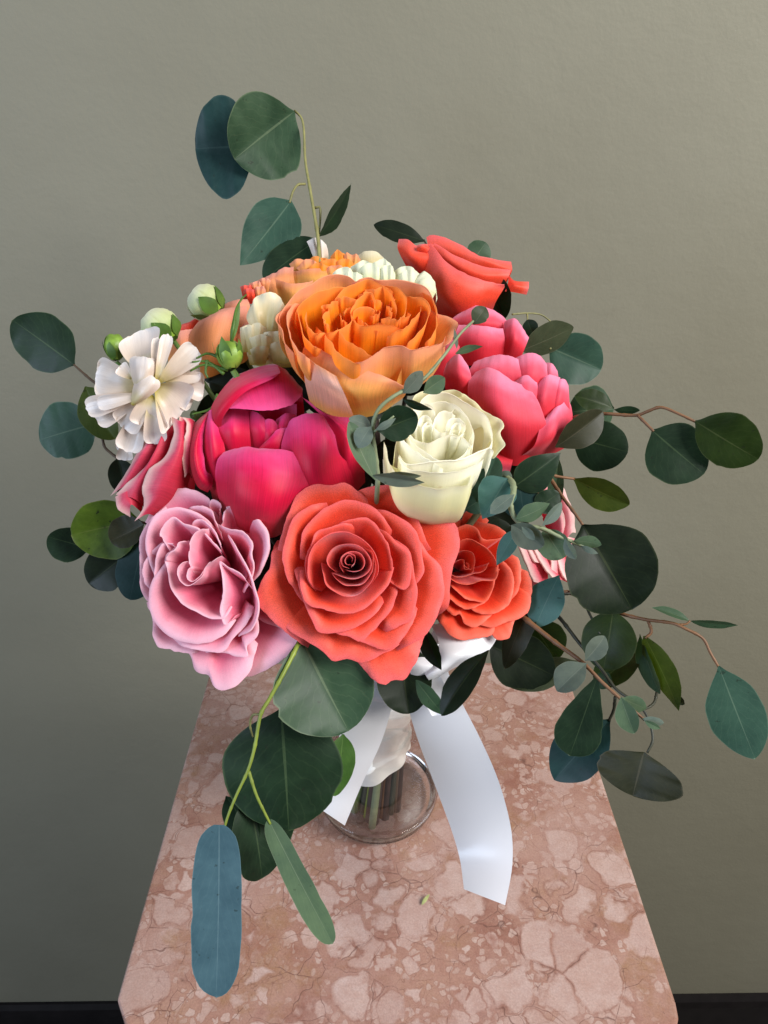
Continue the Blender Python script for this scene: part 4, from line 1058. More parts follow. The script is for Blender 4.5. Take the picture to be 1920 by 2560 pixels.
# ------------------------------------------------------------------ coral rose at the back, seen from the side
fl = Flower('rose', 'coral rose at the back right seen from the side, its rim tilted against the wall', 'rose', (900, 520, S6), (680, 420), 0.430, (0.15, 0.85, 0.5), PM['coral'], D=42, seed=9)
Lp = fl.lp
Lp([[(480, 440, -20), (700, 480, -18), (940, 500, -20)], [(440, 240, -14), (620, 285, -10), (800, 335, -10), (985, 405, -14)], [(430, 190, -16), (470, 172, -15), (540, 190, -13), (640, 235, -13), (750, 305, -13), (860, 325, -14), (980, 350, -16)]], .7, away=(0, .5, -1))
Lp([[(960, 430, -8), (960, 480, -4), (940, 540, -4)], [(1000, 470, -6), (1010, 500, -3), (990, 545, -5)], [(1095, 478, -8), (1092, 520, -6), (1078, 562, -8)]], .3)
Lp([[(300, 380, -8), (400, 430, -4), (480, 450, -4)], [(243, 262, -6), (330, 310, 3), (460, 320, 2)], [(250, 200, -9), (310, 203, -5), (370, 245, -3), (480, 235, -2)]], .5, away=(0, .5, -1))
Lp([[(380, 300, 0), (430, 300, 2)], [(366, 265, 1), (400, 250, 4), (450, 262, 2)], [(372, 240, 0), (410, 232, 2), (452, 238, 0)]], .4)
Lp([[(520, 480, -8), (700, 540, -6), (900, 540, -8)], [(490, 290, -4), (640, 375, 2), (800, 435, 2), (965, 440, -4)], [(480, 230, -5), (640, 318, -1), (800, 375, -1), (978, 402, -5)]], .7, away=(0, .5, -1))
Lp([[(500, 700, -8), (600, 740, -2), (760, 730, -2), (860, 660, -6)], [(400, 400, -4), (560, 590, 9), (720, 620, 9), (885, 600, 0)], [(425, 300, 0), (560, 440, 12), (740, 530, 12), (938, 515, 2)], [(460, 228, 2), (560, 350, 9), (740, 455, 11), (936, 500, 4)]], 1.4, away=(0, .3, -1), nr=20)

# ------------------------------------------------------------------ orange rose at the back left
fl = Flower('rose', 'crumpled pale orange rose behind and left of the big orange rose', 'rose', (640, 560, S1), (420, 430), 0.430, (-0.1, 0.85, 0.5), PM['orangeout'], D=40, seed=10)
Lp = fl.lp
Lp([[(30, 600, -14), (150, 580, -8), (320, 520, -8)], [(-10, 520, -12), (90, 470, -4), (300, 420, -6)], [(0, 470, -14), (90, 420, -10), (200, 350, -10), (300, 335, -12)]], .5, mat=PM['peach'], ruf=1.2)
rr = random.Random(4)
for k, (xa, xb, yt, hh, mm) in enumerate(((270, 470, 268, -17, 0), (420, 620, 262, -16, 1), (590, 720, 205, -16, 1), (690, 830, 235, -15, 0), (480, 680, 285, -11, 1), (330, 520, 290, -10, 0), (620, 790, 290, -10, 1), (380, 600, 320, -6, 1), (540, 720, 330, -5, 0))):
    ruffle(fl, xa, xb, yt, 480, hh, 2.2, k + 3, PM['orange'] if mm else PM['orangeout'], dip=50, jag=16)
Lp([[(330, 540, -8), (500, 510, -4), (640, 450, -8)], [(300, 430, -9), (450, 430, -2), (620, 400, -6)], [(290, 375, -12), (420, 362, -5), (645, 352, -8)]], .5, ruf=.8)
Lp([[(200, 640, -6), (300, 700, 0), (440, 650, -2)], [(160, 500, 0), (290, 550, 7), (440, 530, 2)], [(152, 438, 0), (270, 475, 5), (400, 468, 4), (455, 450, 2)]], .7, away=(0, .4, -1), mat=PM['orangeout'])

# ------------------------------------------------------------------ white ruffled bloom behind the orange rose
fl = Flower('ruffled_bloom', 'white ruffled bloom peeping over the back of the big orange rose', 'flower', (640, 560, S1), (1020, 430), 0.405, (0.1, 0.8, 0.55), PM['snow'], D=40, seed=11, group='white blooms in the bouquet')
Lp = fl.lp
for k, (xa, xb, yt, hh) in enumerate(((590, 800, 350, -10), (760, 960, 292, -13), (900, 1110, 288, -12), (1080, 1310, 338, -12), (820, 1030, 320, -7), (980, 1120, 340, -6), (680, 860, 375, -5), (1120, 1300, 370, -7))):
    ruffle(fl, xa, xb, yt, 640, hh, 2.4, k + 40, None, dip=60, jag=13)
Lp([[(1200, 700, -8), (1350, 720, -6)], [(1230, 480, -8), (1330, 470, -3), (1440, 540, -8)], [(1300, 400, -10), (1345, 378, -8), (1395, 420, -8), (1450, 560, -11), (1432, 640, -10)]], .4, ruf=.9)

# small faded petals against the wall behind
fl = Flower('ruffled_bloom', 'faded tan white bloom at the very back with only its petal tops showing', 'flower', (640, 560, S1), (910, 320), 0.47, (0, 0.9, 0.4), PM['ivory'], D=40, seed=12, group='white blooms in the bouquet')
fl.lp([[(820, 420, 0), (920, 430, 2), (1040, 400, 0)], [(800, 300, 0), (910, 290, 4), (1050, 310, 0)], [(815, 245, -2), (870, 218, 0), (950, 218, 0), (1010, 262, -2)]], .4)
fl.lp([[(740, 420, -4), (830, 430, -2)], [(700, 320, -4), (790, 300, 0), (860, 310, -4)], [(690, 262, -6), (760, 248, -4), (840, 270, -6)]], .4, mat=PM['peach'])
fl = Flower('small_bloom', 'small half-open white bloom beside the tall eucalyptus stem at the top', 'flower', (640, 560, S1), (540, 260), 0.452, (0, 0.95, 0.3), PM['white'], D=40, seed=13, group='white blooms in the bouquet')
fl.lp([[(490, 340, 0), (530, 350, 3), (580, 330, 0)], [(485, 220, -2), (525, 210, 3), (575, 220, -2)], [(495, 130, -2), (520, 125, 1), (560, 165, -2)]], .3)
fl.lp([[(470, 300, -4), (530, 300, -4)], [(420, 170, -4), (460, 160, -2), (495, 170, -4)], [(405, 140, -5), (455, 112, -4), (490, 105, -5)]], .3)

# ------------------------------------------------------------------ ivory ruffled flower left of the orange rose
S3b = 520 / 1659
fl = Flower('ruffled_bloom', 'ivory ruffled bloom tucked against the left side of the big orange rose', 'flower', (220, 680, S3b), (1430, 520), 0.372, (-0.1, 0.6, 0.75), PM['ivory'], D=40, seed=14, group='white blooms in the bouquet')
Lp = fl.lp
Lp([[(1380, 600, -12), (1430, 600, -11), (1480, 600, -12)], [(1270, 380, -11), (1350, 360, -8), (1420, 360, -10), (1490, 350, -7), (1550, 400, -10)], [(1276, 330, -14), (1310, 240, -9), (1345, 196, -10), (1440, 160, -7), (1515, 180, -10), (1550, 230, -9), (1572, 300, -13)]], .15, nr=20, nc=40, ruf=1.0)
Lp([[(1290, 740, -10), (1450, 760, -4), (1640, 760, -10)], [(1270, 640, -6), (1450, 660, 4), (1640, 680, -4)], [(1275, 600, -6), (1400, 640, 2), (1560, 640, 0), (1640, 600, -4)]], .5, ruf=1.2)
for k, (xa, xb, yt, yb, hh) in enumerate(((1205, 1330, 420, 640, -3), (1240, 1430, 415, 660, 0), (1380, 1600, 470, 690, 1), (1290, 1480, 500, 700, 4), (1430, 1660, 560, 730, 5), (1290, 1450, 590, 740, 7))):
    ruffle(fl, xa, xb, yt, yb, hh, 1.6, k + 70, None, dip=30, jag=12, roll=.3)

# ------------------------------------------------------------------ peach rose at the upper left
fl = Flower('rose', 'soft peach rose at the upper left seen from its outer petals', 'rose', (220, 680, S3b), (980, 480), 0.392, (-0.3, 0.7, 0.6), PM['peach'], D=40, seed=15)
Lp = fl.lp
Lp([[(700, 520, -14), (800, 560, -14), (900, 480, -14)], [(690, 440, -14), (800, 400, -10), (900, 360, -12)], [(700, 440, -16), (790, 410, -14), (855, 362, -15)]], .4, mat=PM['coral'])
Lp([[(1040, 520, -16), (1200, 500, -14), (1300, 460, -16)], [(1060, 290, -16), (1180, 260, -12), (1290, 260, -16)], [(1080, 255, -18), (1170, 225, -16), (1270, 215, -18)]], .4)
Lp([[(1100, 760, -6), (1250, 720, -4), (1320, 620, -10)], [(1160, 540, -4), (1230, 500, 2), (1300, 460, -6)], [(1190, 440, -6), (1240, 415, -4), (1290, 380, -9)]], .5)
Lp([[(640, 720, -12), (740, 760, -6), (860, 760, -8)], [(640, 600, -8), (740, 580, 0), (850, 600, -4)], [(645, 488, -10), (720, 470, -5), (835, 455, -6)]], .6, mat=PM['peach'])
Lp([[(780, 820, -10), (930, 850, -4), (1120, 780, -8)], [(790, 620, -2), (980, 600, 9), (1170, 560, 0)], [(820, 480, -4), (960, 380, 4), (1100, 330, 2), (1270, 380, -6)], [(930, 335, -9), (1000, 312, -5), (1080, 290, -5), (1265, 272, -10)]], .6, nr=20)
Lp([[(640, 660, -10), (700, 660, -8)], [(640, 560, -8), (680, 560, -6)], [(640, 510, -8), (660, 500, -7)]], .3, mat=PM['coral'])

# small coral frill left of the pale orange rose
fl = Flower('small_bloom', 'tiny coral frilled bloom at the upper left rim of the bouquet', 'flower', (220, 680, S3b), (1330, 150), 0.415, (-0.3, 0.8, 0.5), PM['peach'], D=36, seed=16, group='small coral blooms')
for k, (xa, xb, yt, hh) in enumerate(((1215, 1320, 100, -3), (1290, 1400, 70, -4), (1360, 1460, 40, -5), (1230, 1350, 135, 0), (1320, 1420, 120, 0))):
    ruffle(fl, xa, xb, yt, yt + 120, hh, 1.6, k + 90, PM['coral'] if k in (0, 3) else PM['peach'], dip=25, jag=10)

# ------------------------------------------------------------------ white many-petalled spray flower at the left
fl = Flower('spray_flower', 'pearly white star-shaped spray flower at the far left with many strap petals', 'flower', (220, 680, S3b), (500, 920), 0.352, (-0.35, 0.25, 0.9), PM['white'], D=34, seed=17, group='white blooms in the bouquet')


def strap(fl, b, t, w, hb, ht, hm=4, mat=None, cup=.18, seed=1):
    """Strap petal of the spray flower from b to t (photo px of the crop), w wide."""
    fl.k += 1
    dx, dy = t[0] - b[0], t[1] - b[1]
    l = math.hypot(dx, dy); nx, ny = -dy / l, dx / l
    cur = []
    r = random.Random(seed + int(b[0]) + int(t[0]))
    tw = r.uniform(-2.6, 2.6); bow = r.uniform(-.12, .12) * w
    for (f, ww) in ((0, .16), (.2, .46), (.45, .78), (.7, 1.0), (.88, 1.08), (.97, .9), (1.0, .66)):
        cx, cy = b[0] + dx * f + nx * bow * f * f * 2, b[1] + dy * f + ny * bow * f * f * 2
        h = hb + (ht - hb) * f + hm * 4 * f * (1 - f) * .5
        e = ww * w * 1.26 / 2
        c = cup * e * .055
        cur.append([(cx + nx * e, cy + ny * e, h + c + tw * f), (cx + nx * e * .5 , cy + ny * e * .5, h - c * .3 + tw * f * .5), (cx + dx * .012 * (f > .9), cy + dy * .03 * (f > .9), h - c * .6), (cx - nx * e * .5, cy - ny * e * .5, h - c * .3 - tw * f * .5), (cx - nx * e, cy - ny * e, h + c - tw * f)])
    return fl.lp(cur, 0, mat=mat, ruf=.85, nc=31, nr=20, nick=1.5)


st = lambda b, t, w, hb, ht, hm=4, cup=.3: strap(fl, b, t, w, hb, ht, hm, None, cup)
st((420, 760), (510, 462), 82, -8, -10)
st((470, 800), (350, 500), 260, -6, -8, 5)
st((560, 760), (600, 545), 110, -8, -8)
st((440, 1050), (310, 1425), 165, -8, -10, 3)
st((600, 960), (650, 1195), 190, -7, -9, 4)
st((620, 930), (845, 1000), 190, -7, -9, 4)
st((640, 880), (925, 900), 170, -6, -8, 4)
st((420, 980), (55, 1150), 190, -5, -7, 4)
st((560, 880), (870, 620), 150, -2, -3, 4)
st((600, 860), (895, 790), 150, -3, -5, 4)
st((400, 900), (60, 860), 240, -3, -6, 6)
st((440, 960), (-5, 1105), 130, -1, -4, 5)
st((480, 1000), (270, 1230), 190, -1, -5, 4)
st((500, 1010), (540, 1365), 140, -1, -6, 6)
st((550, 920), (775, 1080), 330, 0, -4, 6)
st((500, 980), (450, 1230), 230, 1, -3, 5)
st((350, 850), (250, 755), 90, 2, 1, 2)
st((470, 860), (420, 690), 120, 1, 3, 3)
st((470, 970), (80, 1060), 90, 3, 0, 5)
st((520, 860), (560, 530), 66, 2, 2, 6)
st((540, 900), (640, 505), 80, 4, 3, 7)
st((410, 980), (450, 680), 165, 3, 6, 6, -.6)
st((350, 1060), (510, 830), 150, 4, 7, 5, -.6)
for k in range(5):
    tube('stamen', [fl.pt(470 + 8 * k, 985 - 4 * k, -2), fl.pt(462 + 12 * k, 965 - 5 * k, 3)], .0004, .0003, plain_mat('stamen', G(0.42, 0.34, 0.04), .5), fl.root, n=5)
fl2 = Flower('small_bloom', 'drooping white petals of a small bloom under the spray flower', 'flower', (220, 680, S3b), (270, 1400), 0.37, (-0.5, -0.2, 0.8), PM['white'], D=20, seed=18, group='white blooms in the bouquet')
strap(fl2, (300, 1340), (290, 1500), 100, 0, 0, 3)
strap(fl2, (330, 1330), (225, 1400), 60, -2, -2, 3)

# ------------------------------------------------------------------ rose-pink rose at the left, seen from the side
S8 = 500 / 1495
fl = Flower('rose', 'rose pink rose on the left side with pale curled petal edges, turned away', 'rose', (0, 760, S8), (1220, 1180), 0.357, (-0.7, -0.2, 0.7), PM['rosepink'], D=36, seed=19)
Lp = fl.lp
Lp([[(1440, 880, -14), (1480, 1100, -12), (1450, 1420, -14)], [(1390, 860, -4), (1410, 1100, 0), (1380, 1400, -4)], [(1345, 840, 0), (1330, 1000, 3), (1310, 1200, 2)]], .4)
Lp([[(1350, 900, -12), (1250, 1150, -10), (1100, 1440, -12)], [(1180, 920, -6), (1060, 1130, -1), (930, 1370, -4)], [(1155, 930, -9), (1010, 1140, -6), (900, 1320, -7), (825, 1435, -9)]], .5)
Lp([[(1340, 900, -4), (1260, 1150, -2), (1080, 1520, -4)], [(1210, 980, 1), (1130, 1170, 4), (990, 1450, 2)], [(1190, 1090, 0), (1090, 1215, 1), (965, 1330, 0), (865, 1425, -3)]], .9, ang=2.6)
Lp([[(1080, 1400, -3), (1060, 1560, -4)], [(950, 1400, 1), (980, 1500, 2)], [(862, 1440, -2), (880, 1530, 0), (975, 1592, -2)]], .5)
Lp([[(1440, 860, -6), (1450, 1100, -4), (1370, 1450, -6), (1200, 1620, -8)], [(1370, 880, 5), (1340, 1100, 9), (1220, 1370, 9), (1110, 1570, 2)], [(1290, 845, 3), (1302, 980, 5), (1225, 1150, 6), (1112, 1240, 6), (1062, 1385, 6), (1082, 1510, 4), (1005, 1622, 1)]], 2.3, ang=2.8, nc=32)
Lp([[(1480, 900, -8), (1490, 1100, -8), (1440, 1300, -8)], [(1430, 860, 2), (1440, 1050, 5), (1410, 1260, 2)], [(1370, 850, 4), (1408, 900, 6), (1375, 1040, 7), (1365, 1150, 6), (1385, 1290, 3)]], 1.4, ang=2.7)

# ------------------------------------------------------------------ blush rose at the far right
fl = Flower('rose', 'blush pink rose at the far right, half covered by silvery eucalyptus', 'rose', (1040, 1180, S3), (1320, 620), 0.398, (0.6, 0.1, 0.8), PM['blush'], D=36, seed=20)
Lp = fl.lp
Lp([[(1240, 420, -12), (1340, 620, -12), (1380, 800, -12)], [(1370, 150, -10), (1500, 380, -6), (1540, 600, -8)], [(1290, 35, -12), (1390, 62, -10), (1490, 230, -9), (1560, 420, -10), (1582, 600, -12)]], .6, nr=20)
Lp([[(1200, 400, -10), (1300, 420, -10)], [(1160, 200, -8), (1250, 170, -4), (1340, 170, -6)], [(1165, 135, -10), (1260, 60, -8), (1350, 75, -8), (1400, 190, -9)]], .6)
Lp([[(1250, 460, -6), (1330, 700, -6), (1350, 820, -6)], [(1350, 330, -2), (1430, 500, 2), (1440, 680, 0)], [(1330, 260, -3), (1420, 330, 0), (1475, 520, 0), (1450, 600, -1)]], .9, ang=2.6)
for i, (pts, h) in enumerate((
        ([(1380, 760), (1410, 880), (1440, 980), (1490, 1070)], -6), ([(1500, 640), (1500, 850), (1480, 1000)], -10), ([(1330, 760), (1345, 880), (1338, 985)], -4),
        ([(1160, 740), (1220, 850), (1290, 960), (1350, 1040)], -1), ([(1090, 720), (1130, 790), (1160, 850), (1185, 890)], 0), ([(1000, 690), (1060, 800), (1110, 940), (1165, 1085)], 2))):
    n_ = len(pts)
    Lp([[(p[0] + 170, p[1] + 60, h - 12) for p in pts], [(p[0] + 60, p[1] + 15, h - 3) for p in pts], [(p[0], p[1], h) for p in pts]], 1.9, ang=2.9, mat=PM['blush'], nc=18)
Lp([[(1140, 900, -10), (1300, 960, -10)], [(1140, 1080, -5), (1210, 1120, -3), (1300, 1060, -5)], [(1145, 1190, -8), (1180, 1222, -7), (1240, 1170, -8)]], .5)


# ------------------------------------------------------------------ buds
def bud(label, c, tip, Z, width, mat, sep_n=5, sep_len=.55, open_=True, group='flower buds', name='flower_bud', dz=0.0):
    """Ovoid bud from base c to tip (photo px): three wrapped petals, green sepals."""
    B = P(c[0], c[1], Z); T = P(tip[0], tip[1], Z + dz)
    a = (T - B); ln = a.length; a.normalize()
    w = width / F * Z / 2
    root = empty(name, B, label, 'flower bud', group)
    x = a.orthogonal().normalized(); y = a.cross(x)
    r = random.Random(int(c[0]))
    for k in range(4):
        a0 = 2 * math.pi * k / 4 + 0.4
        f = wob(k + int(c[1]))
        vs, uvs, ed = [], [], []
        nr, nc = 16, 12
        for i in range(nr):
            t = i / (nr - 1)
            for j in range(nc):
                u = j / (nc - 1) * 2 - 1
                an = a0 + u * 1.15
                top = 1.0 - 0.10 * abs(u) ** 2
                tt = t * top
                rad = w * (math.sin(math.pi * (0.06 + 0.80 * tt)) ** 0.62) * (1 + 0.05 * k / 4 + 0.05 * u) * (1 + .05 * f(u + t))
                vs.append(B + a * (ln * tt) + (x * math.cos(an) + y * math.sin(an)) * rad)
                uvs.append((j / (nc - 1), t)); ed.append(t ** 3)
        mesh_obj('petal', vs, grid_faces(nr, nc), mat, root, uvs, True, ed)
    for k in range(sep_n):
        an = 2 * math.pi * k / sep_n
        o = x * math.cos(an) + y * math.sin(an)
        Bs = B + o * w * 0.35 - a * ln * .02
        Ts = B + a * ln * sep_len * r.uniform(.8, 1.2) + o * w * 1.12
        leaf3(root, Bs, Ts, w * 0.95, o, SEPAL, 'lance', 0.22, name='sepal', nr=10, nc=7)
    stem_to_vase(B - a * .001, SM['green'], root, 0.0012)
    return root


bud('plump white bud above the white spray flower', (432, 850), (372, 792), 0.372, 92, BUDWHITE, dz=0)
bud('white bud behind the peach rose at the upper left', (548, 782), (485, 735), 0.398, 88, BUDWHITE)
bud('small pale green bud at the far left behind the spray flower', (290, 900), (284, 838), 0.37, 50, BUDGREEN, sep_len=.8)
r_ = bud('tight green bud with long thin sepals between the spray flower and the peony', (580, 922), (568, 856), 0.352, 64, BUDGREEN, sep_len=.95)
tube('tendril', [P(578, 862, .350), P(583, 820, .347), P(590, 775, .35), P(604, 748, .355), P(616, 736, .36)], .0009, .0003, SEPAL, r_, n=20)
leaf3(r_, P(576, 862, .351), P(600, 752, .352), .0032, (CAM - P(588, 800, .35)).normalized(), SEPAL, 'lance', .1, name='sepal')
for pts in ([(560, 900), (520, 884), (490, 896)], [(570, 925), (510, 912), (475, 928)], [(560, 935), (520, 905), (480, 905)], [(585, 925), (600, 950), (590, 985)], [(545, 985), (530, 1020), (480, 1036)], [(518, 900), (514, 930), (520, 945)]):
    tube('tendril', [P(p[0], p[1], .353) for p in pts], .0009, .0004, SEPAL, r_, n=14)

# rose sepals that show
for (b, t, w, Z) in (((1095, 780), (1098, 720), 14, .40), ((690, 945), (770, 1000), 14, .335), ((1105, 985), (1150, 970), 16, .352), ((905, 1200), (925, 1170), 18, .335)):
    pass

# ------------------------------------------------------------------ eucalyptus branches
EU = 'eucalyptus branch'
b = Branch('eucalyptus_branch', 'tall eucalyptus stem rising at the top left with two large overlapping round leaves', EU,
           [(800, 720, .44), (795, 600, .452), (776, 480, .465), (763, 400, .475), (759, 320, .482), (752, 292, .485), (736, 277, .486)], SM['olive'], .0013)
b.leaf((640, 366), (488, 372), 226, .492, 'dteal', 'round', 12, .05)
b.leaf((736, 279), (586, 398), 205, .482, 'mid', 'round', -8, .06)
b.leaf((728, 502), (600, 664), 132, .458, 'blueg', 'ovate', 8, .08, pet=[(763, 460, .468), (745, 462, .464), (732, 480, .46)])
b.leaf((795, 592), (878, 458), 90, .462, 'dark', 'lance', 66, .04, pet=[(786, 520, .462), (800, 519, .462)])
b.leaf((797, 598), (660, 700), 96, .462, 'dark', 'round', 25, .05)
b = Branch('eucalyptus_branch', 'dark leaf sprig leaning out behind the coral rose at the top', EU, [(1075, 640, .45), (1066, 612, .465), (1060, 600, .468)], SM['dark'], .001)
b.leaf((1064, 604), (934, 562), 52, .47, 'vdark', 'oval', 20, .05)
b.leaf((1180, 655), (1215, 606), 62, .475, 'mid', 'round', 0, .05)
b.leaf((1212, 690), (1262, 798), 100, .443, 'vdark', 'round', 20, .08)

b = Branch('eucalyptus_branch', 'eucalyptus branch with three round leaves sticking out at the upper left', EU, [(330, 985, .385), (270, 975, .395), (235, 955, .40), (205, 930, .405), (185, 912, .408)], SM['brown'], .0011)
b.leaf((186, 913), (31, 800), 138, .408, 'dark', 'round', -10, .06)
b.leaf((243, 1058), (98, 1100), 146, .405, 'blueg', 'round', 10, .05)
b.leaf((214, 966), (288, 1098), 92, .395, 'olive', 'round', 25, .08)
b.leaf((294, 1144), (318, 1235), 66, .39, 'vdark', 'round', 10, .05, pet=[(256, 1096, .396), (262, 1118, .395), (280, 1135, .392)])
b = Branch('eucalyptus_branch', 'leaf cluster at the lower left with one bright yellow-green leaf', EU, [(420, 1330, .37), (390, 1315, .375), (352, 1305, .378)], SM['brown'], .0011)
b.leaf((225, 1372), (119, 1342), 92, .395, 'dark', 'round', 15, .05)
b.leaf((318, 1385), (222, 1460), 108, .388, 'vdark', 'round', 8, .05)
b.leaf((365, 1330), (325, 1500), 110, .383, 'dteal', 'round', 15, .05)
b.leaf((352, 1302), (178, 1338), 150, .378, 'bright', 'round', -10, .08)
b.leaf((360, 1310), (275, 1352), 84, .372, 'brown', 'round', 20, .06)

# hanging branch, bottom left
b = Branch('eucalyptus_branch', 'long hanging branch with a yellow-green stem falling in front of the pedestal top', EU,
           [(745, 1610, .335), (735, 1632, .332), (705, 1690, .327), (672, 1750, .324), (652, 1785, .322), (636, 1870, .321), (620, 1925, .320), (590, 1990, .319), (568, 2045, .318), (554, 2095, .317)], SM['yg'], .00105)
b.leaf((620, 1990), (655, 2196), 178, .350, 'dark', 'round', -28, .08)
b.leaf((565, 1990), (640, 2110), 80, .349, 'dark', 'round', 20, .05)
b.leaf((858, 1835), (838, 1990), 92, .362, 'fresh', 'round', -30, .06)
b.leaf((703, 1772), (722, 2078), 304, .341, 'dark', 'round', 6, .05, pet=[(700, 1698, .327), (703, 1740, .333)])
b.leaf((752, 1592), (872, 1828), 258, .336, 'mid', 'round', -8, .06)
b.leaf((672, 2050), (832, 2360), 64, .322, 'silverg', 'strap', 18, .03)
b.leaf((548, 2062), (540, 2495), 126, .312, 'blue', 'strap', 14, .05, dz=.004)
b.twig([(622, 1928, .320), (640, 1985, .320), (660, 2028, .321), (676, 2060, .322)], .0008)
b.twig([(652, 1785, .322), (632, 1788, .325), (625, 1812, .33), (632, 1842, .338)], .0006, SM['olive'])
b = Branch('eucalyptus_branch', 'very dark short sprig under the big coral rose, one folded leaf over the ribbon', EU, [(1060, 1540, .37), (1050, 1580, .365), (1040, 1605, .362)], SM['dark'], .001)
b.leaf((1000, 1600), (1022, 1785), 140, .362, 'vdark', 'round', -12, .06)
b.leaf((1040, 1700), (1112, 1790), 48, .356, 'mid', 'lance', 25, .04)
b.leaf((1222, 1625), (1104, 1790), 84, .352, 'vdark', 'oval', 36, .06)
b.leaf((1062, 1568), (1104, 1676), 60, .350, 'vdark', 'lance', 40, .05)

# upper right
b = Branch('eucalyptus_branch', 'pair of broad leaves at the upper right beside the deeper pink peony', EU, [(1290, 845, .436), (1315, 850, .434), (1350, 862, .430), (1378, 872, .427)], SM['olive'], .0011)
b.leaf((1372, 868), (1503, 925), 128, .432, 'blueg', 'round', -8, .06)
b.leaf((1298, 878), (1434, 818), 84, .424, 'grey', 'oval', 30, .05)
b.leaf((1318, 798), (1334, 842), 40, .43, 'dark', 'round', 10, .05)
b.twig([(1280, 786, .43), (1315, 783, .432), (1350, 786, .434), (1370, 798, .435), (1381, 810, .435)], .0006)
b.twig([(1318, 785, .432), (1319, 800, .43)], .0006)

b = Branch('eucalyptus_branch', 'eucalyptus branch reaching far right with two overlapping round leaves at its tip', EU,
           [(1370, 1085, .425), (1410, 1062, .408), (1440, 1042, .398), (1500, 1034, .391), (1592, 1038, .383), (1620, 1028, .38), (1652, 1018, .377), (1700, 1036, .373), (1740, 1055, .371)], SM['red'], .0012)
b.leaf((1535, 1022), (1420, 1030), 118, .412, 'mid', 'round', 5, .05)
b.leaf((1532, 1020), (1436, 990), 60, .400, 'dolive', 'oval', 25, .06)
b.leaf((1432, 1092), (1570, 1130), 124, .402, 'dark', 'round', 8, .05)
b.leaf((1388, 1118), (1508, 1028), 84, .386, 'brown', 'oval', 20, .07)
b.leaf((1534, 1024), (1600, 1026), 24, .392, 'dark', 'oval', 30, .05)
b.leaf((1630, 1075), (1760, 1185), 150, .378, 'dark', 'round', -8, .06, pet=[(1594, 1038, .382), (1612, 1056, .38)])
b.leaf((1738, 1053), (1896, 1148), 132, .370, 'dolive', 'round', 10, .06)

b = Branch('eucalyptus_branch', 'branch at the right holding one very large round dark leaf', EU, [(1350, 1160, .375), (1372, 1190, .371), (1402, 1236, .366), (1440, 1288, .361), (1457, 1312, .359)], SM['red'], .0012)
b.leaf((1457, 1312), (1580, 1524), 232, .358, 'vdark', 'round', -10, .05)
b.leaf((1432, 1195), (1574, 1262), 84, .382, 'olive', 'oval', 25, .06, pet=[(1372, 1186, .374), (1400, 1192, .378)])
b.leaf((1396, 1140), (1385, 1290), 40, .392, 'mid', 'oval', 10, .04)

b = Branch('eucalyptus_branch', 'trailing branch at the lower right ending in one large pale blue-green oval leaf', EU,
           [(1420, 1480, .385), (1470, 1500, .378), (1540, 1530, .368), (1610, 1548, .360), (1682, 1558, .354), (1712, 1571, .351), (1757, 1596, .349), (1776, 1632, .348), (1797, 1668, .347)], SM['red'], .0011)
b.leaf((1600, 1622), (1490, 1715), 96, .377, 'dolive', 'round', 28, .05)
b.leaf((1533, 1524), (1508, 1676), 132, .363, 'dolive', 'round', 8, .06)
b.leaf((1600, 1585), (1650, 1735), 60, .366, 'mid', 'oval', 52, .04)
b.leaf((1610, 1590), (1697, 1778), 88, .360, 'olive', 'lance', 42, .05, pet=[(1620, 1551, .360), (1628, 1580, .36)])
b.leaf((1676, 1732), (1711, 1762), 24, .364, 'grey', 'oval', 20, .05)
b.leaf((1797, 1665), (1888, 1898), 138, .346, 'blueg', 'oval', -6, .05)
b.leaf((1722, 1551), (1629, 1519), 34, .352, 'mid', 'lance', 50, .03)
b.leaf((1726, 1552), (1846, 1563), 36, .352, 'mid', 'lance', 55, .03)
b.twig([(1695, 1562, .353), (1715, 1560, .352), (1725, 1552, .352)], .0006)
b.twig([(1642, 1732, .362), (1636, 1755, .358), (1622, 1768, .355), (1608, 1773, .353)], .0008, SM['dark'])

b = Branch('eucalyptus_branch', 'dark-stemmed branch hanging at the lower right with a wide brownish leaf at its end', EU,
           [(1330, 1480, .385), (1395, 1540, .380), (1447, 1606, .372), (1500, 1668, .364), (1540, 1722, .356), (1600, 1765, .349), (1622, 1800, .346), (1632, 1850, .343), (1618, 1882, .342)], SM['dark'], .0011)
b.leaf((1330, 1555), (1392, 1650), 104, .392, 'dolive', 'round', 10, .05)
b.leaf((1445, 1652), (1272, 1716), 78, .385, 'grey', 'oval', 20, .05)
b.leaf((1222, 1612), (1386, 1690), 136, .380, 'vdark', 'round', 6, .06)
b.leaf((1345, 1480), (1262, 1672), 76, .371, 'brown', 'oval', 30, .08)
b.leaf((1398, 1438), (1338, 1568), 92, .366, 'teal', 'oval', 12, .07)
b.leaf((1526, 1798), (1385, 1950), 128, .362, 'dteal', 'oval', 10, .05, pet=[(1538, 1742, .357), (1534, 1775, .36)])
b.leaf((1494, 1690), (1424, 1890), 118, .352, 'dark', 'obov', -10, .06)
b.leaf((1610, 1880), (1582, 1990), 208, .342, 'brown', 'round', 4, .04)
b.leaf((1520, 1680), (1500, 1722), 40, .368, 'dark', 'round', 10, .05)
b.twig([(1402, 1486, .38), (1440, 1484, .382), (1470, 1500, .38)], .0008)
b.twig([(1462, 1505, .377), (1474, 1535, .372), (1490, 1565, .368), (1500, 1585, .366)], .0008)

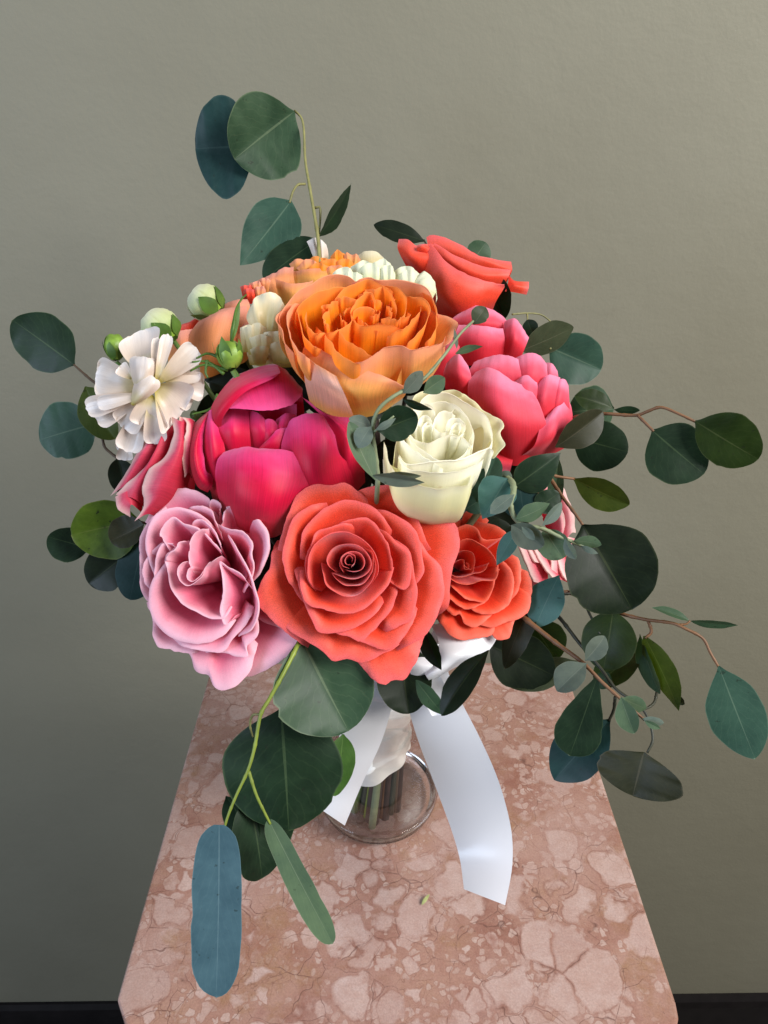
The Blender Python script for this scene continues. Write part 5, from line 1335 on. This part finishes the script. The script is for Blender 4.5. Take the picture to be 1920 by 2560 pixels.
# silvery fine eucalyptus
b = Branch('fine_eucalyptus', 'thin silvery sprig curving up between the orange rose and the white rose to a bud', EU,
           [(945, 1190, .326), (938, 1130, .322), (932, 1070, .318), (945, 1025, .316), (985, 990, .316), (1050, 955, .320), (1105, 895, .328), (1150, 835, .338), (1186, 800, .345)], SM['silver'], .0010, group='fine silvery eucalyptus sprigs', r2=.0006)
b.leaf((1183, 812), (1214, 768), 46, .345, 'grey', 'oval', 0, .25)
b.leaf((1008, 984), (1056, 928), 44, .316, 'silverd', 'oval', 20, .1)
b.leaf((1058, 982), (1112, 944), 48, .320, 'silverg', 'oval', 20, .1)
b.leaf((1138, 884), (1208, 866), 24, .336, 'silverg', 'lance', 40, .08)
b.leaf((1142, 872), (1136, 822), 14, .336, 'silverd', 'lance', 40, .05)
b.leaf((1008, 998), (1082, 1024), 24, .316, 'dark', 'lance', 35, .1)
b.leaf((945, 1078), (1044, 1040), 88, .315, 'dark', 'round', 8, .06)
b.leaf((938, 1200), (872, 1054), 60, .318, 'silverg', 'oval', 28, .1)
b.leaf((928, 1066), (895, 1120), 50, .316, 'silver', 'oval', 20, .1)
b.leaf((930, 1068), (872, 1046), 40, .320, 'silver', 'oval', 25, .08)
b.leaf((932, 1188), (1062, 1206), 40, .318, 'silverd', 'lance', 35, .06)
b.leaf((975, 1182), (1054, 1190), 26, .319, 'silverd', 'lance', 40, .06)
b.leaf((940, 1075), (990, 1045), 20, .312, 'silver', 'lance', 20, .15)
b.twig([(935, 1080, .316), (960, 1060, .313), (985, 1040, .312)], .0006)

b = Branch('fine_eucalyptus', 'silvery eucalyptus sprig with small round leaves on the right beside the vermilion rose', EU,
           [(1262, 1195, .352), (1280, 1205, .342), (1284, 1230, .336), (1276, 1262, .332), (1288, 1296, .332), (1312, 1314, .332), (1352, 1320, .332), (1400, 1342, .333), (1450, 1362, .334), (1478, 1376, .334)], SM['silver'], .0016, group='fine silvery eucalyptus sprigs', r2=.0007)
b.leaf((1286, 1216), (1402, 1132), 88, .352, 'dark', 'ovate', 8, .08)
b.leaf((1192, 1256), (1240, 1142), 76, .352, 'blueg', 'round', -15, .06)
b.leaf((1160, 1275), (1215, 1240), 56, .358, 'blueg', 'round', 10, .06)
b.leaf((1300, 1215), (1310, 1296), 96, .352, 'dteal', 'round', 0, .06)
b.leaf((1336, 1275), (1398, 1232), 60, .35, 'dark', 'round', 10, .06)
b.leaf((1268, 1196), (1206, 1298), 96, .344, 'teal', 'ovate', 6, .06)
b.leaf((1294, 1322), (1242, 1414), 52, .342, 'teal', 'lance', 30, .06)
b.leaf((1360, 1322), (1408, 1396), 78, .336, 'silverg', 'round', 12, .06)
b.leaf((1278, 1312), (1358, 1366), 66, .330, 'silverd', 'round', 20, .08)
b.leaf((1286, 1236), (1226, 1284), 40, .329, 'silver', 'oval', 20, .1)
b.leaf((1290, 1298), (1374, 1258), 48, .330, 'silverg', 'lance', 25, .12)
b.leaf((1356, 1314), (1404, 1256), 32, .330, 'silver', 'oval', 30, .1)
b.leaf((1304, 1316), (1336, 1350), 22, .326, 'silver', 'oval', 20, .15)
b.leaf((1412, 1346), (1440, 1398), 30, .330, 'silver', 'oval', 30, .12)
b.leaf((1434, 1352), (1504, 1362), 36, .332, 'silverg', 'oval', 30, .12)
b.leaf((1452, 1364), (1496, 1384), 16, .331, 'silver', 'lance', 20, .2)
b.leaf((1250, 1180), (1280, 1196), 26, .350, 'silver', 'oval', 20, .1)

b = Branch('fine_eucalyptus', 'silvery small-leaved sprig running diagonally over the dark leaves at the lower right', EU,
           [(1300, 1535, .372), (1325, 1556, .366), (1390, 1607, .356), (1455, 1655, .346), (1505, 1705, .341), (1555, 1750, .337), (1612, 1800, .334)], SM['red'], .0014, group='fine silvery eucalyptus sprigs', r2=.0006)
b.leaf((1462, 1652), (1512, 1590), 54, .342, 'silverd', 'oval', 20, .1)
b.leaf((1466, 1658), (1392, 1728), 74, .341, 'silverd', 'oval', 15, .08)
b.leaf((1552, 1742), (1586, 1834), 54, .334, 'silverg', 'oval', 10, .1)
b.leaf((1555, 1745), (1616, 1772), 44, .336, 'silverg', 'oval', 15, .1)
b.leaf((1606, 1796), (1660, 1808), 28, .332, 'silver', 'oval', 25, .15)
b.leaf((1612, 1802), (1652, 1822), 18, .331, 'silverg', 'lance', 20, .2)

# ------------------------------------------------------------------ ruscus filler deep between the blooms
rr = random.Random(21)
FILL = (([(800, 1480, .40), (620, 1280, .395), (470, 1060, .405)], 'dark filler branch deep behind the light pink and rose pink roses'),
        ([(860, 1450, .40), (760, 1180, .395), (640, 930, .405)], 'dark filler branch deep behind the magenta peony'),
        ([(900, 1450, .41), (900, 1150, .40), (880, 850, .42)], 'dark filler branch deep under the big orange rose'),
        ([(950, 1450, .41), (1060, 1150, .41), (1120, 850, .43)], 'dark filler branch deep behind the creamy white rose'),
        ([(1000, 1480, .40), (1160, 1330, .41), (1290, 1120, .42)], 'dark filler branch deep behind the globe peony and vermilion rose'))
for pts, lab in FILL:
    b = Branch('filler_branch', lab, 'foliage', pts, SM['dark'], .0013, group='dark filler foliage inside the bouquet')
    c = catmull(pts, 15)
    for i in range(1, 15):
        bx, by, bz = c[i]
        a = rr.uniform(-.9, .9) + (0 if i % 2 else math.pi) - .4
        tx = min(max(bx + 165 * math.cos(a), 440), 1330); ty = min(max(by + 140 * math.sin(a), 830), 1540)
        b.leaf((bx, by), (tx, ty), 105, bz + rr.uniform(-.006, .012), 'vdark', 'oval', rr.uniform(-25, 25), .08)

# ------------------------------------------------------------------ satin ribbon, bow and stem wrap
m, nt, N, L = new_mat('white_satin')
out = N.new('ShaderNodeOutputMaterial'); pb = N.new('ShaderNodeBsdfPrincipled')
uvn = N.new('ShaderNodeUVMap'); uvn.uv_map = 'uv'
mp = N.new('ShaderNodeMapping'); mp.inputs['Scale'].default_value = (260, 3, 1); L.new(uvn.outputs[0], mp.inputs['Vector'])
nz = N.new('ShaderNodeTexNoise'); nz.inputs['Scale'].default_value = 1; nz.inputs['Detail'].default_value = 2; L.new(mp.outputs[0], nz.inputs['Vector'])
pb.inputs['Base Color'].default_value = (0.78, 0.78, 0.82, 1); pb.inputs['Roughness'].default_value = 0.30
pb.inputs['Specular IOR Level'].default_value = 0.9; pb.inputs['Anisotropic'].default_value = 0.7; pb.inputs['Sheen Weight'].default_value = 0.15
bp = N.new('ShaderNodeBump'); bp.inputs['Strength'].default_value = 0.12; bp.inputs['Distance'].default_value = 0.0002
L.new(nz.outputs['Fac'], bp.inputs['Height']); L.new(bp.outputs[0], pb.inputs['Normal'])
tr = N.new('ShaderNodeBsdfTranslucent'); tr.inputs['Color'].default_value = (0.7, 0.69, 0.7, 1)
ms = N.new('ShaderNodeMixShader'); ms.inputs[0].default_value = 0.2
L.new(pb.outputs[0], ms.inputs[1]); L.new(tr.outputs[0], ms.inputs[2]); L.new(ms.outputs[0], out.inputs[0])
SATIN = m


def ribbon(name, left, right, parent, n=40, nc=11, cup=0.0):
    """Band of satin between two edge paths of (px, py, depth); cup bows it toward the camera (m)."""
    l = catmull(left, n); r = catmull(right, n)
    vs, uvs = [], []
    for i in range(n):
        A = P(*l[i]); B = P(*r[i])
        for j in range(nc):
            u = j / (nc - 1)
            p = A.lerp(B, u)
            p = p + (CAM - p).normalized() * (cup * 4 * u * (1 - u) + 0.0006 * math.sin(i * .5 + u * 2))
            vs.append(p); uvs.append((u, i / (n - 1)))
    o = mesh_obj(name, vs, grid_faces(n, nc), SATIN, parent, uvs)
    return o


rb = empty('satin_ribbon', NECK, 'white satin ribbon bow tied round the stems with two long tails hanging over the vase', 'ribbon')
zt = (CAM.z - ZT)
def zy(py, yw):
    """Depth at which the view ray of photo row py crosses the vertical plane y = yw."""
    return yw / (math.cos(PITCH) - (py - 1280) / F * math.sin(PITCH))


ribbon('ribbon_tail', [(px, py, zy(py, yw)) for px, py, yw in ((1045, 1610, .290), (1022, 1690, .284), (1018, 1752, .282), (1045, 1850, .280), (1075, 1930, .278), (1105, 2010, .275), (1132, 2085, .269), (1150, 2150, .260), (1160, 2223, .244))],
       [(px, py, zy(py, yw)) for px, py, yw in ((1100, 1610, .288), (1124, 1690, .280), (1152, 1752, .278), (1195, 1835, .275), (1238, 1930, .271), (1264, 2010, .267), (1280, 2090, .260), (1280, 2170, .249), (1263, 2263, .231))], rb, cup=.0012)
ribbon('ribbon_tail', [(px, py, zy(py, yw)) for px, py, yw in ((900, 1700, .284), (880, 1760, .283), (848, 1840, .282), (822, 1930, .281), (800, 2022, .278))],
       [(px, py, zy(py, yw)) for px, py, yw in ((1005, 1690, .285), (985, 1750, .284), (955, 1850, .283), (905, 1960, .282), (862, 2064, .279))], rb, cup=.002)
# bow loops and knot
ribbon('bow_loop', [(1075, 1560, .372), (1092, 1590, .366), (1098, 1630, .362), (1080, 1665, .361), (1058, 1680, .364)],
       [(1250, 1560, .374), (1240, 1600, .368), (1205, 1642, .364), (1140, 1668, .362), (1075, 1705, .364)], rb, n=30, cup=.005)
ribbon('bow_loop', [(1110, 1540, .376), (1080, 1580, .372), (1050, 1640, .368), (1030, 1690, .366)], [(1150, 1620, .371), (1120, 1660, .367), (1095, 1690, .364), (1060, 1715, .363)], rb, n=24, cup=-.001)
ribbon('bow_loop', [(1046, 1660, .364), (1040, 1700, .3625), (1052, 1740, .363), (1080, 1790, .365)], [(1082, 1660, .3635), (1106, 1700, .362), (1120, 1735, .3622), (1112, 1785, .364)], rb, n=24, cup=-.0015)
ribbon('bow_loop', [(800, 1600, .376), (820, 1650, .372), (870, 1690, .370), (960, 1700, .370)], [(810, 1720, .376), (850, 1740, .373), (900, 1745, .372), (970, 1760, .372)], rb, n=20, cup=.003)
ribbon('ribbon_knot', [(1026, 1640, .3655), (1024, 1668, .3605), (1028, 1694, .3645)], [(1074, 1636, .3655), (1082, 1662, .3600), (1080, 1690, .3645)], rb, n=16, cup=.0012)

# wrap round the bundled stems
wr = empty('stem_wrap', NECK - Vector((0, 0, .1)), 'glossy ivory satin wrap around the bundled stems inside the vase', 'ribbon wrap')
satin2 = plain_mat('ivory_satin', G(0.90, 0.89, 0.84), 0.22, 0.08, 45, spec=.8, bump=0.002, sheen=.1)
vs, uvs, fs = [], [], []
nr, ns = 70, 72
for i in range(nr):
    t = i / (nr - 1)
    z = NECK.z + .012 - t * .104
    for k in range(ns):
        a = 2 * math.pi * k / ns
        ridge = ((t * 5.0 + k / ns) % 1.0)
        fold = .0007 * math.sin(3 * a + t * 7 + 1.2 * math.sin(t * 9)) + .0007 * math.sin(7 * a - t * 13)
        rad = (.0200 + .0025 * t) + .0011 * (1 - ridge) ** 2 + fold * (.4 + t)
        zz = z + (.008 * math.cos(a - .4)) * max(0, t - .4) / .6
        vs.append(Vector((NECK.x + math.cos(a) * rad - .001 - .005 * t, NECK.y + math.sin(a) * rad * .9, zz)))
        uvs.append((k / ns, t))
for i in range(nr - 1):
    for k in range(ns):
        k2 = (k + 1) % ns
        fs.append((i * ns + k, i * ns + k2, (i + 1) * ns + k2, (i + 1) * ns + k))
mesh_obj('wrap_band', vs, fs, satin2, wr, uvs)

# a scrap of leaf on the marble
q = on_top(1060, 2250)
sc_ = empty('leaf_scrap', q + Vector((0, 0, .0005)), 'tiny yellow-green leaf scrap lying on the marble in front of the vase', 'leaf scrap')
scrap = plain_mat('dry_leaf_scrap', G(0.34, 0.36, 0.14), .6, .3, 300)
leaf3(sc_, on_top(1054, 2266) + Vector((0, 0, .0012)), on_top(1074, 2240) + Vector((0, 0, .002)), .0022, Vector((0, -.3, 1)), scrap, 'lance', .2, name='blade')
leaf3(sc_, on_top(1056, 2262) + Vector((0, 0, .0008)), on_top(1061, 2248) + Vector((0, 0, .0012)), .0018, Vector((.2, -.3, 1)), scrap, 'lance', .2, name='blade')
